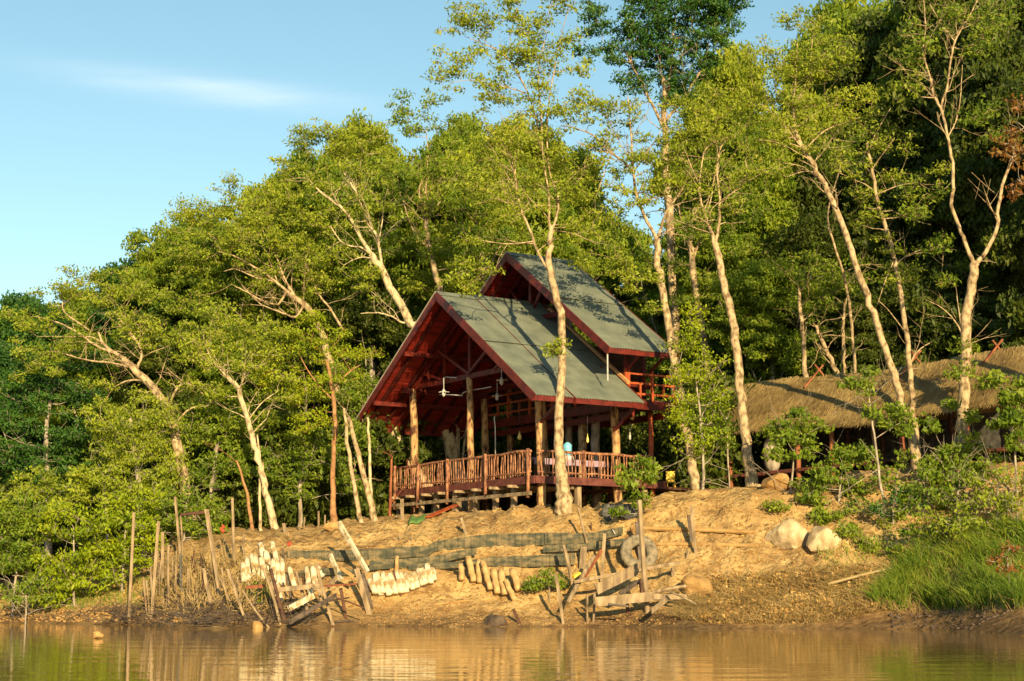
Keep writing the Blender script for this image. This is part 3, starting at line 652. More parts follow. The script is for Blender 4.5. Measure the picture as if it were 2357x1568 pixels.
hb('eave_beam', K(.3, .35, 7.95), K(HL-.3, .35, 7.95), .1, .12, 'dark_wood', hut)
for l in np.arange(.5, HL, .9): hb('rafter', K(l, .1, 7.75), K(l, 1.9, 9.4), .05, .08, 'dark_wood', hut)
for l in (4.9, 9.6, 13.2):
    hb('ridge_stick', K(l-.05, 1.2, 9.15), K(l+.25, 2.1, 10.15), .06, .06, 'bark_red', hut); hb('ridge_stick', K(l+.3, 2.6, 9.2), K(l+.05, 1.75, 10.1), .06, .06, 'bark_red', hut)
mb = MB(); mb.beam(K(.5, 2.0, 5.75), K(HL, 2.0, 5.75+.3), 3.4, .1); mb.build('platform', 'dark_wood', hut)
for l in np.arange(.8, HL, 1.5): hb('platform_edge', K(l, .22, 5.72+l*.018), K(l+1.2, .22, 5.72+l*.018), .07, .12, 'deck_wood', hut)
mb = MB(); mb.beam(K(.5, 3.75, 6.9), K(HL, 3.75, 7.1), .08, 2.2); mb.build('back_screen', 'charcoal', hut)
for l, w_, in ((3.3, .8), (8.4, .9)):
    p = K(l, w_, 5.8); b = MB(); b.tube([p, p+np.array([.05, 0, .9]), p+np.array([0, 0, 2.0])], [.09, .08, .1], 8); b.build('post', 'weathered_wood', hut)
# big jar behind the sapling
p = K(3.7, .5, 5.85); 
b = MB(); b.tube([p+np.array([0, 0, z]) for z in (0, .2, .7, 1.1, 1.3, 1.4)], [.2, .3, .38, .33, .22, .25], 14); tag(b.build('clay_jar', 'bark_grey', None, True), 'large brown clay jar under the left end of the thatch', 'jar')
# ================================================================== BANK OBJECTS
def stone(name, u, v, rx, rz, m, label, cat='boulder', group=None, Yl=None):
    c = GP(u, v+rz*.6*67, 46, 70) if Yl is None else P(u, v, Yl)
    import bmesh
    bm = bmesh.new(); bmesh.ops.create_icosphere(bm, subdivisions=3, radius=1.0); sd_ = random.random()*50
    cuts = [Vector(rng.normal(0, 1, 3)).normalized() for _ in range(13)]
    for q in bm.verts:
        k = Vector(q.co)
        for cu in cuts:
            h = k.dot(cu)-.66
            if h > 0: k -= cu*h*.9
        k *= 1+.07*noise.noise(k*2.3+Vector((sd_, 0, 0))); q.co = (k.x*rx*1.28, k.y*rx*1.1, k.z*rz*1.28)
    me = bpy.data.meshes.new(name); bm.to_mesh(me); bm.free(); me.materials.append(MAT[m])
    o = bpy.data.objects.new(name, me); col.objects.link(o); o.location = (c[0], c[1]+rx*.35, P(u, v, c[1])[2]); return tag(o, label, cat, group)
stone('boulder', 1820, 1237, .64, .60, 'rock', 'larger pale boulder half set in the sandy bank', group='pale boulders on the bank')
stone('boulder', 1897, 1245, .50, .50, 'rock', 'smaller pale boulder right of the larger pale one', group='pale boulders on the bank')
stone('boulder', 1610, 1357, .52, .46, 'tan_rock', 'tan angular rock beside the driftwood planks at the brush edge')
stone('boulder', 1143, 1432, .34, .24, 'dark_rock', 'dark wet rock at the water line below the row of white tubes')
stone('boulder', 765, 1214, .36, .2, 'tan_rock', 'low tan rock at the top of the bank by the tree trunks')
stone('boulder', 1795, 1112, .50, .34, 'tan_rock', 'rounded earth-coloured rock right of the leaning trunk base')
stone('boulder', 590, 1442, .16, .14, 'tan_rock', 'small orange rock at the water among the leaning stakes')
stone('boulder', 224, 1462, .13, .08, 'tan_rock', 'pale stone poking out of the river at the left', Yl=38.5)
# tyres
def tyre(c, r, rr, ax, label, m='rubber'):
    root = thing('tyre', c, label, 'tyre'); ax = Vector(ax).normalized(); q = ax.to_track_quat('Z', 'Y'); V = []; F = []; n = 40; k = 12
    for i in range(n):
        t = 2*math.pi*i/n
        for j in range(k):
            p = 2*math.pi*j/k; cr = math.cos(p); a = abs(cr)**.6*math.copysign(1, cr)*rr; h = math.sin(p)*rr*.75
            if cr > .3 and i % 2: a *= .9
            V.append(tuple(q @ Vector(((r-rr+a)*math.cos(t), (r-rr+a)*math.sin(t), h)) + Vector(c)))
    for i in range(n):
        for j in range(k): F.append((i*k+j, ((i+1) % n)*k+j, ((i+1) % n)*k+(j+1) % k, i*k+(j+1) % k))
    mb = MB(); mb.add(V, F); mb.build('tyre_casing', m, root, False)
    return root
c = GP(1471, 1290); c = P(1471, 1273, c[1]-.25); tyre(c, .66, .2, (.1, -1, .35), 'muddy truck tyre leaning upright on the sandy bank behind the tall pale plank')
c = GP(1408, 1190); tyre(P(1410, 1186, c[1]+.05), .44, .15, (.6, -1, .5), 'dark tyre half buried under leaves at the bank top', 'charcoal')
c = P(1440, 1190, 58.4); stone('debris_heap', 1445, 1180, .5, .28, 'charcoal', 'grey debris heap beside the half buried tyre', 'heap')
# silt fences
def fence(name, tops, hs, Yoff, label, segs=7, wave=.05):
    root = None; pts = []
    for (u, v), h in zip(tops, hs):
        c = GP(u, v+h*.6); pts.append((u, v, h, c[1]-Yoff))
    root = thing(name, P(pts[len(pts)//2][0], pts[len(pts)//2][1], pts[len(pts)//2][3]), label, 'fence', 'dark fabric strips holding the bank')
    us_ = [p[0] for p in pts]; a, b = us_[0], us_[-1]; edges = np.linspace(a, b, segs+1)
    for i in range(segs):
        mb = MB(); n = 14; V = []; F = []; dv = random.uniform(-1.2, 1.2); dy = random.uniform(-.03, .06)
        for k in range(2):
            for q in range(n+1):
                u = edges[i]+(edges[i+1]-edges[i]+2)*q/n; v = np.interp(u, us_, [p[1] for p in pts])+dv; h = np.interp(u, us_, [p[2] for p in pts]); Y = np.interp(u, us_, [p[3] for p in pts])+dy+k*.025+wave*.4*math.sin(q*1.9)
                V += [P(u, v+random.uniform(-.7, .7), Y), P(u, v+h*.5, Y-.04), P(u, v+h, Y-.02)]
        m_ = (n+1)*3
        for q in range(n):
            for r in (0, 1):
                a_ = q*3+r; F.append((a_, a_+1, a_+4, a_+3)); F.append((m_+a_, m_+a_+3, m_+a_+4, m_+a_+1))
            F.append((q*3, q*3+3, m_+q*3+3, m_+q*3)); F.append((q*3+2, m_+q*3+2, m_+q*3+5, q*3+5))
        F += [(0, m_, m_+1, 1), (1, m_+1, m_+2, 2)]; e = n*3; F += [(e, e+1, m_+e+1, m_+e), (e+1, e+2, m_+e+2, m_+e+1)]
        mb.add(V, F); mb.build('fabric_panel', 'fabric', root)
fence('silt_fence', [(662, 1266), (760, 1268), (850, 1264), (985, 1256), (1000, 1247), (1090, 1234), (1130, 1230), (1250, 1227), (1300, 1228), (1370, 1225), (1432, 1212)], [24, 24, 26, 24, 22, 26, 30, 28, 26, 22, 18], 0.32, 'upper grey-green fabric strip running along the whole sandy bank', 13)
fence('silt_fence', [(850, 1292), (1000, 1280), (1095, 1262)], [22, 20, 16], 0.44, 'short grey-green strip just under the left half of the upper strip', 4)
fence('silt_fence', [(690, 1312), (780, 1308), (830, 1312)], [16, 16, 14], 0.37, 'faded low strip behind the small white tubes', 3)
fence('silt_fence', [(940, 1300), (1000, 1296), (1090, 1290), (1130, 1282), (1230, 1278), (1322, 1274)], [14, 14, 14, 22, 26, 26], 0.34, 'lower grey-green fabric strip above the soiled tubes', 6)
fence('silt_fence', [(1250, 1256), (1340, 1252), (1440, 1240)], [16, 16, 16], 0.42, 'lower right fabric strip ending beside the truck tyre', 3)
# sack tubes
def d3(x, y): return 550+.3*x, 1100+.3*y
def d2(x, y): return .3*x, 1100+.3*y
def d4(x, y): return 1178.5+.2986*x, 1100+.2986*y
def sack(a, b, Y, r, m, label, group):
    a = (a[0]+random.uniform(-2.5, 2.5), a[1]+random.uniform(-3, 5)); b = (b[0]+random.uniform(-3.5, 3.5), b[1]+random.uniform(-5, 6)); r *= random.uniform(.8, 1.12)
    p = P(*a, Y-.12); q = P(*b, Y+.18+random.uniform(-.05, .08)); k = 6; pts = [p+(q-p)*i/k+rng.normal(0, .012, 3) for i in range(k+1)]
    mb = MB(); mb.tube(pts, [r*.95, r, r*1.04, r, r*1.03, r*.98, r*.9], 7, True, .09); tag(mb.build('sand_tube', m, None, True), label, 'sand tube', group)
LC = [((45, 800), (45, 640)), ((75, 780), (70, 615)), ((110, 750), (100, 595)), ((150, 760), (130, 585)), ((225, 700), (155, 510)), ((190, 770), (170, 600)), ((235, 720), (205, 575)), ((285, 640), (245, 485)), ((265, 800), (260, 640)), ((305, 820), (290, 630)), ((345, 830), (325, 640)), ((430, 840), (375, 680)), ((280, 900), (265, 790)), ((330, 930), (305, 800)), ((530, 830), (515, 700)), ((560, 900), (540, 800)), ((600, 850), (560, 690)), ((635, 760), (600, 655))]
LC.sort(key=lambda q: q[0][0])
for i, (a, b) in enumerate(LC):
    c = GP(*d3(*a), 50, 60); sack(d3(*a), d3(*b), c[1]-.15, .105, 'sack_white', ('white sand tube in the jumbled left cluster, %s from its left end' % ORD[i]), 'white tubes of the left cluster')
for i in range(15):
    f = i/14; x0 = 1000+f*470; x1 = 1030+f*450; yt_ = 770-f*70-12*math.sin(f*9); yb_ = 880+60*math.sin(min(1, f*2.4)*math.pi*.5)-f*150
    c = GP(*d3(x1, yb_), 50, 60); sack(d3(x1+20, yb_), d3(x0, yt_ if i != 13 else 660), c[1]-.12, .115, 'sack_white', 'white sand tube in the tidy right row, %s from its left end' % ORD[i], 'white tubes of the right row')
for i, (a, b) in enumerate([((1205, 720), (1205, 590)), ((1705, 780), (1700, 660)), ((1800, 780), (1770, 620)), ((1850, 800), (1830, 640)), ((1920, 860), (1880, 625)), ((1990, 890), (1940, 700)), ((2050, 900), (2000, 720)), ((2150, 860), (2100, 690)), ((2110, 930), (2050, 770))]):
    c = GP(*d3(*a), 50, 60); sack(d3(*a), d3(*b), c[1]-.12, .12 if i else .09, 'sack_soiled', 'soil-covered tan tube on the mid bank, %s from the left' % ORD[i], 'soil covered tubes of the mid bank')
# stakes, planks, poles
STK = []
def stake(a, b, w=.09, m='weathered_wood', Y=None, name='wooden_stake', flatw=None, dY=0, label=None, top=.0):
    if Y is None: c = GP(*a, 46, 68); Y = c[1]-.02 if c[2] > .03 else c[1]
    p = P(*a, Y+.0); q = P(*b, Y+dY); d = (q-p)/np.linalg.norm(q-p); p = p-d*.35
    mb = MB(); w *= .85
    if w < .085 or random.random() < .35:
        m_ = (p+q)/2+rng.normal(0, .02, 3); mb.tube(smoothpath([p, m_, q], 4), [w*.52*random.uniform(.85, 1.1) for _ in range(9)], 6, True, .08)
    else: mb.beam(p, q, w, (flatw or w*.7), up=(0, 1, .1), jit=.012)
    o = mb.build(name, m); STK.append((o, a, b, label)); return o
for a, b, w, m in [((990, 1115), (1030, 265), .13, 0), ((1165, 1080), (1218, 335), .12, 0), ((1248, 830), (1250, 420), .11, 0), ((1300, 1000), (1292, 525), .09, 0), ((1385, 600), (1343, 145), .11, 0), ((1400, 880), (1388, 585), .10, 2), ((1400, 600), (1385, 285), .07, 0), ((1690, 930), (1582, 240), .12, 0), ((1655, 430), (1600, 260), .07, 0), ((1800, 670), (1782, 155), .11, 0), ((1127, 1075), (1100, 770), .08, 0), ((1145, 1075), (1122, 785), .07, 0), ((1170, 1060), (1155, 680), .08, 0), ((1210, 810), (1212, 560), .05, 0), ((1876, 620), (1870, 430), .06, 0), ((1495, 740), (1490, 560), .08, 1), ((1620, 980), (1562, 690), .10, 0), ((1785, 1000), (1690, 770), .08, 0), ((1882, 1090), (1745, 700), .10, 0), ((2070, 1150), (1865, 870), .08, 0), ((2148, 1090), (2028, 690), .12, 0), ((1460, 980), (1448, 700), .05, 0), ((1255, 1050), (1248, 850), .06, 0), ((2190, 1120), (2075, 700), .10, 1), ((1330, 930), (1322, 600), .04, 0), ((1360, 980), (1352, 560), .05, 0), ((1420, 1010), (1440, 690), .04, 0), ((1520, 1000), (1505, 800), .05, 0), ((1275, 1010), (1278, 620), .04, 0), ((1580, 960), (1540, 600), .05, 1), ((1650, 900), (1620, 560), .05, 0), ((1740, 900), (1700, 690), .06, 0), ((1225, 950), (1232, 640), .05, 0), ((1850, 940), (1820, 760), .06, 0), ((1960, 960), (1900, 800), .05, 0)]:
    stake(d2(*a), d2(*b), w, ('weathered_wood', 'dark_wood', 'charcoal')[m])
for a, b, w, m in [((310, 1120), (190, 700), .10, 0), ((540, 1070), (440, 720), .11, 0), ((722, 1130), (592, 660), .11, 0), ((820, 1080), (780, 850), .12, 1), ((1000, 1045), (905, 700), .19, 0), ((1020, 990), (945, 740), .12, 2), ((405, 950), (362, 740), .09, 2), ((350, 640), (335, 545), .09, 2), ((1238, 900), (1183, 710), .08, 1), ((665, 775), (655, 690), .08, 2), ((640, 980), (590, 790), .10, 0), ((505, 830), (495, 740), .04, 1), ((40, 620), (35, 430), .06, 0), ((1235, 480), (1230, 440), .06, 0), ((1320, 500), (1320, 445), .06, 0), ((1740, 430), (1705, 310), .10, 0), ((360, 430), (345, 350), .14, 0), ((465, 410), (468, 170), .07, 0), ((505, 380), (505, 300), .07, 0), ((608, 375), (610, 255), .09, 0), ((655, 375), (660, 285), .08, 0), ((1255, 320), (1252, 165), .13, 0)]:
    stake(d3(*a), d3(*b), w, ('weathered_wood', 'dark_wood', 'wet_wood')[m])
for a, b, w, m in [((600, 590), (512, 235), .10, 0), ((462, 850), (398, 520), .14, 0), ((690, 820), (712, 430), .10, 0), ((1045, 1035), (982, 172), .19, 0), ((988, 650), (962, 345), .12, 2), ((397, 1125), (342, 750), .10, 0), ((585, 1120), (580, 900), .09, 0), ((622, 1120), (636, 890), .09, 0), ((1415, 580), (1378, 215), .13, 0), ((1385, 500), (1358, 288), .10, 2), ((60, 1130), (8, 1010), .10, 1), ((1350, 610), (1362, 560), .10, 0), ((612, 390), (610, 345), .06, 1), ((893, 1040), (888, 970), .12, 1), ((1245, 750), (1240, 690), .12, 0), ((540, 705), (552, 530), .24, 0)]:
    stake(d4(*a), d4(*b), w, ('weathered_wood', 'dark_wood', 'wet_wood')[m])
STK.sort(key=lambda q: q[1][0])
seen = {}
for i, (o, a, b, lb) in enumerate(STK):
    tall = abs(b[1]-a[1])*.0158; hw = 'tall' if tall > 2.4 else 'mid-height' if tall > 1.2 else 'short'
    ln_ = b[0]-a[0]; ld = 'left-leaning' if ln_ < -.12*abs(b[1]-a[1]) else 'right-leaning' if ln_ > .04*abs(b[1]-a[1]) else 'upright'
    cl_ = 'pale grey' if o.data.materials[0].name == 'weathered_wood' else 'dark'
    zone = 'in the stake thicket' if a[0] < 560 else 'among the white tubes' if a[0] < 900 else 'on the open middle bank' if a[0] < 1240 else 'around the driftwood frame'
    if a[1] < 1240: zone = 'at the bank top'
    k = (hw, ld, cl_, zone); seen[k] = seen.get(k, 0)+1
    n_same = sum(1 for z in [0])
    o['_k'] = str(k); o['_n'] = seen[k]
cnt = {}
for o, a, b, lb in STK: cnt[o['_k']] = cnt.get(o['_k'], 0)+1
for o, a, b, lb in STK:
    hw, ld, cl_, zone = eval(o['_k']); s_ = '%s %s %s stake %s' % (hw, cl_, ld, zone)
    if cnt[o['_k']] > 1: s_ += ', %s from left' % ORD[o['_n']-1]
    tag(o, s_, 'stake', 'wooden stakes along the river bank'); del o['_k']; del o['_n']
def lying(a, b, w, m, label, ya=None, yb=None, h=None, rnd=False, name='driftwood_plank', g='planks and poles lying on the bank'):
    pa = P(*a, ya or GP(*a, 46, 68)[1]-.06); pb = P(*b, yb or GP(*b, 46, 68)[1]-.06); mb = MB()
    if rnd: mb.tube(smoothpath([pa, (pa+pb)/2+np.array([0, 0, .02]), pb], 4), w/2, 7)
    else: mb.beam(pa, pb, h or w*.5, w, up=(0, 0, 1), jit=.008)
    tag(mb.build(name, m), label, 'plank' if not rnd else 'pole', g)
lying(d3(985, 722), d3(768, 345), .17, 'sack_white', 'long whitewashed plank leaning high above the white tubes', 55.6, 56.6, .08)
lying(d3(785, 785), d3(700, 590), .16, 'sack_white', 'short whitewashed plank leaning left of the long one', 55.4, 55.9, .06)
lying(d2(1385, 285), d2(1565, 262), .09, 'dark_wood', 'thin crosspiece tied between two tall stakes', 54.2, 54.2)
lying(d3(285, 862), d3(640, 825), .15, 'weathered_wood', 'level rail nailed across the leaning stakes', 53.6, 53.8, .05)
lying(d3(55, 842), d3(200, 828), .10, 'bark_red', 'reddish rail across the stakes at the left cluster', 53.8, 53.8, .05)
lying(d3(640, 830), d3(900, 815), .06, 'bark_red', 'thin reddish rail right of the level rail', 53.8, 54.2, .04)
lying(d3(380, 1005), d3(575, 905), .18, 'sack_white', 'pale plank propped in the gap under the level rail', 53.2, 53.7, .06)
lying(d3(380, 1112), d3(745, 900), .14, 'wet_wood', 'dark plank slanting up from the water between the stakes', 52.3, 53.5, .06)
lying(d3(730, 915), d3(965, 1003), .05, 'dark_wood', 'thin dark pole slanting down behind the thick stake', 53.5, 53.3, rnd=True)
lying(d3(560, 830), d3(640, 880), .09, 'weathered_wood', 'stubby plank wedged under the level rail', 53.6, 53.5)
lying(d3(680, 840), d3(745, 770), .14, 'weathered_wood', 'tilted grey board behind the short whitewashed plank', 54.2, 54.6)
lying(d3(780, 690), d3(880, 760), .11, 'tan_rock', 'soil-stained board behind the thick stake', 55.0, 54.8)
lying(d3(740, 1110), d3(880, 1100), .07, 'wet_wood', 'wet stick lying along the water below the thick stake', rnd=True)
lying(d3(1500, 972), d3(1945, 930), .07, 'tan_rock', 'long bamboo pole lying on the pebbly middle bank', rnd=True)
lying(d4(480, 803), d4(1290, 655), .11, 'weathered_wood', 'long rail crossing the driftwood frame from left to right', 54.0, 54.2, .06)
lying(d4(650, 862), d4(1010, 680), .34, 'weathered_wood', 'wide pale board slanting up under the truck tyre', 53.5, 54.3, .05)
lying(d4(640, 955), d4(1095, 915), .30, 'weathered_wood', 'wide tan board lying level at the foot of the frame', 52.6, 52.9, .05)
lying(d4(1095, 920), d4(1345, 918), .18, 'weathered_wood', 'narrow level board right of the tall pale plank', 52.9, 53.0, .05)
lying(d4(1075, 1030), d4(1190, 935), .16, 'weathered_wood', 'short brace slanting up right of the tall plank foot', 51.9, 52.5, .05)
lying(d4(830, 893), d4(995, 790), .12, 'wet_wood', 'dark brace under the wide slanting board', 53.2, 53.6, .06)
lying(d4(990, 790), d4(1000, 885), .13, 'dark_wood', 'stubby dark upright at the end of the dark brace', 53.3, 53.2, .08)
lying(d4(1080, 885), d4(1340, 835), .11, 'weathered_wood', 'grey pole reaching to the tan angular rock', 53.0, 53.4, rnd=True)
lying(d4(1220, 880), d4(1420, 975), .07, 'weathered_wood', 'thin branch in front of the tan angular rock', 52.5, 51.9, rnd=True)
lying(d4(630, 605), d4(430, 962), .15, 'weathered_wood', 'long curved timber slanting down left of the frame', 55.2, 53.6, rnd=True)
lying(d4(560, 760), d4(690, 560), .12, 'bark_red', 'reddish timber leaning beside the curved timber', 54.6, 55.6)
lying(d4(740, 975), d4(900, 990), .08, 'wet_wood', 'half-sunk dark board on the mud below the frame', 52.2, 52.2)
lying(d4(920, 388), d4(1870, 420), .15, 'tan_rock', 'upper log laid level across the bare bank', rnd=True, name='bank_log')
lying(d4(1110, 512), d4(1900, 525), .15, 'tan_rock', 'lower log laid level across the bare bank', rnd=True, name='bank_log')
lying((1905, 1345), (2065, 1305), .10, 'straw', 'pale driftwood pole beside the tall green grass', 52.3, 52.5, rnd=True)
b = MB(); b.beam(P(*d4(775, 400), 57.1), P(*d4(795, 435), 57.1), .10, .02); tag(b.build('paper_scrap', 'white_paint'), 'white scrap stuck to the right end of the upper strip', 'litter')
b = MB(); b.beam(P(*d4(470, 760), 54.3), P(*d4(530, 725), 54.4), .14, .05, jit=.02); tag(b.build('plastic_scrap', 'yellow_plastic'), 'yellow plastic scrap on the driftwood frame rail', 'litter')
def rag(u, v, Y, s, label):
    c = P(u, v, Y); mb = MB(); pts = [c+np.array([0, 0, s]), c+np.array([.07, 0, s*.5]), c+np.array([-.04, .02, 0]), c+np.array([.06, 0, -s*.6]), c+np.array([0, 0, -s])]
    mb.tube(pts, [.02, .06, .05, .06, .02], 7, True, .3); tag(mb.build('red_cloth', 'red_cloth', None, True), label, 'cloth', 'red rags on the bank')
rag(511, 1217, 59, .15, 'red rag hanging at the bank top behind the stakes'); rag(664, 1252, 57.6, .07, 'small faded red rag by the left white cluster')
# pebbles and brush = stuff
def blob_stuff(name, pts, sizes, m):
    base = np.array([(1, 0, 0), (-1, 0, 0), (0, 1, 0), (0, -1, 0), (0, 0, .7), (0, 0, -.7)], float); f = np.array([(0, 2, 4), (2, 1, 4), (1, 3, 4), (3, 0, 4), (2, 0, 5), (1, 2, 5), (3, 1, 5), (0, 3, 5)])
    n = len(pts); V = base[None]*sizes[:, None, None]*rng.uniform(.6, 1.4, (n, 6, 1)); a = rng.random(n)*6.28; ca, sa = np.cos(a)[:, None], np.sin(a)[:, None]
    X = V[:, :, 0]*ca-V[:, :, 1]*sa; Y = V[:, :, 0]*sa+V[:, :, 1]*ca; V = np.stack([X, Y, V[:, :, 2]], -1)+pts[:, None]
    F = (f[None]+np.arange(n)[:, None, None]*6).reshape(-1, 3)
    o = mkmesh(name, V.reshape(-1, 3), F, m, None, False, pts.mean(0)); return tag(o, kind='stuff')
def scatter(n, u0, u1, v0, v1, dens=None):
    o = []
    for _ in range(n):
        u = random.uniform(u0, u1); v = random.uniform(v0, v1)
        if dens and random.random() > dens(u, v): continue
        p = GP(u, v, 46, 66)
        if p[2] > .02: o.append((p[0], p[1], ground(p[0], p[1])))
    return np.array(o)
pp = scatter(1300, 820, 1560, 1385, 1440); o = blob_stuff('gravel', pp, rng.uniform(.012, .045, len(pp)), 'tan_rock'); tag(o, 'pale pebbles strewn over the lower sandy bank', 'gravel')
pp = scatter(1500, 660, 1900, 1150, 1385); o = blob_stuff('rubble', pp, rng.uniform(.015, .06, len(pp)), 'tan_rock'); tag(o, 'crumbs of soil and stone strewn over the upper bank', 'rubble')
pp = scatter(1300, 0, 420, 1340, 1432); o = blob_stuff('rubble', pp, rng.uniform(.02, .09, len(pp)), 'tan_rock'); tag(o, 'clods of brown soil along the left water edge', 'rubble')
pp = scatter(260, 2050, 2400, 1405, 1460); o = blob_stuff('rubble', pp, rng.uniform(.02, .10, len(pp)), 'dark_rock'); tag(o, 'muddy clods at the right water edge', 'rubble')
def blades(pts, L_, w, lean, m, name, label, cat, mx=(0, 0)):
    n = len(pts); d = rng.normal(0, lean, (n, 3)); d[:, 2] = 1; d[:, 0] += mx[0]; d[:, 1] += mx[1]; d /= np.linalg.norm(d, axis=1)[:, None]; L_ = L_*(rng.uniform(.5, 1.15, n))[:, None]
    s = np.cross(d, rng.normal(0, 1, (n, 3))); s /= np.linalg.norm(s, axis=1)[:, None]; s *= w
    bend = d.copy(); bend[:, :2] += rng.normal(0, lean*1.2, (n, 2)); bend[:, 2] *= .55
    m1 = pts+d*L_*.55; tip = m1+bend*L_*.5
    V = np.stack([pts-s, pts+s, m1+s*.8, m1-s*.8, m1-s*.8, m1+s*.8, tip+s*.15, tip-s*.15], 1).reshape(-1, 4, 3)
    o = mkmesh(name, V.reshape(-1, 3), np.arange(len(V)*4).reshape(-1, 4), m, None, False, pts.mean(0)); tag(o, label, cat, kind='stuff'); return o
def mound_pts(n, poly_u, poly_top, poly_bot):
    o = []
    for _ in range(n):
        u = random.uniform(poly_u[0], poly_u[-1]); a = np.interp(u, poly_u, poly_top); b = np.interp(u, poly_u, poly_bot); v = random.uniform(a, b); p = GP(u, v, 40, 66); o.append((p[0], p[1], ground(p[0], p[1])-.03))
    return np.array(o)
pts = mound_pts(15000, [2020, 2070, 2120, 2200, 2300, 2500], [1400, 1330, 1275, 1255, 1235, 1215], [1402, 1408, 1408, 1408, 1402, 1400])
kk = np.array([noise.noise(Vector((p[0]*1.6, p[1]*1.6, 0))) for p in pts]); pts = pts[rng.random(len(pts)) < .35+np.clip(kk*2.2, -.25, .65)]
blades(pts, 1.0, .011, .3, 'grass_blade', 'grass', 'tall bright green grass mound at the right water edge', 'grass', (-.25, -.2))
pts = mound_pts(1600, [1880, 2000, 2100, 2357], [1270, 1240, 1210, 1190], [1400, 1412, 1300, 1250]); blades(pts, .45, .009, .5, 'grass_blade', 'grass', 'thin scattered grass round the edge of the tall mound', 'grass')
pts = mound_pts(1500, [1960, 2020, 2100, 2200, 2400], [1395, 1330, 1255, 1225, 1200], [1412, 1416, 1418, 1415, 1415]); blades(pts, .7, .008, .55, 'straw', 'dry_stems', 'dry stalks mixed through the tall green grass', 'grass')
pts = mound_pts(2500, [-60, 60, 160, 250, 330, 380], [1340, 1350, 1370, 1350, 1330, 1340], [1400, 1405, 1408, 1395, 1400, 1380])
blades(pts, .3, .008, .4, 'grass_blade', 'grass', 'short green grass on the left river bank', 'grass')
pts = mound_pts(1100, [570, 600, 630], [1350, 1345, 1360], [1375, 1395, 1375]); blades(pts, .3, .012, .5, 'grass_blade', 'grass', 'green weed tuft among the stakes and white tubes', 'grass')
pts = mound_pts(12000, [1560, 1640, 1750, 1900, 2060], [1400, 1350, 1330, 1310, 1310], [1425, 1436, 1438, 1436, 1405])
blades(pts, .5, .007, .8, 'straw', 'dry_stems', 'dry straw-coloured brush stems by the water', 'brush', (-.2, -.3))
c = mound_pts(6000, [1610, 1700, 1850, 2050], [1340, 1335, 1330, 1310], [1436, 1438, 1436, 1410]); c[:, 2] += rng.uniform(.03, .3, len(c))
o = mkmesh('dry_leaves', leafarr(c, .11, .5, .2, .5).reshape(-1, 3), np.arange(len(c)*4).reshape(-1, 4), 'dry_leaf', None, False, c.mean(0)); tag(o, 'brown dead leaves covering the low brush by the water', 'leaves', kind='stuff')
# dead twig raft at the foot of the stakes
mb = MB()
for _ in range(800):
    u = random.uniform(250, 720) if random.random() < .8 else random.uniform(0, 720); v = random.uniform(1395, 1446) if u > 330 else random.uniform(1405, 1440)
    p = GP(u, v, 44, 66); p[2] = max(ground(p[0], p[1]), .0)+random.uniform(0, .16)
    d = rng.normal(0, 1, 3); d[2] = abs(d[2])*.35; d /= np.linalg.norm(d); L_ = random.uniform(.25, 1.0); r = random.uniform(.006, .018)
    mb.tube([p, p+d*L_*.5+rng.normal(0, .03, 3), p+d*L_], [r, r*.8, r*.4], 4, False)
tag(mb.build('dead_twigs', 'wet_wood', None, False), 'tangle of dead brown twigs at the foot of the stakes', 'brushwood', kind='stuff')
mb = MB()
for _ in range(900):
    u = random.uniform(330, 640); v = random.uniform(1290, 1420); p = GP(u, v, 48, 66); p[2] += random.uniform(0, .12)
    d = rng.normal(0, .8, 3); d[2] = abs(d[2])*1.4; d /= np.linalg.norm(d); L_ = random.uniform(.2, .8); r = random.uniform(.008, .025)
    mb.tube([p, p+d*L_*.5+rng.normal(0, .03, 3), p+d*L_], [r, r*.8, r*.5], 4, False)
tag(mb.build('dead_twigs', 'straw', None, False), 'pale broken sticks littering the slope between the stakes', 'brushwood', kind='stuff')
# ================================================================== TREES
def TT(x, y): return 943+.4009*x, .4009*y      # enlarged detail, top middle
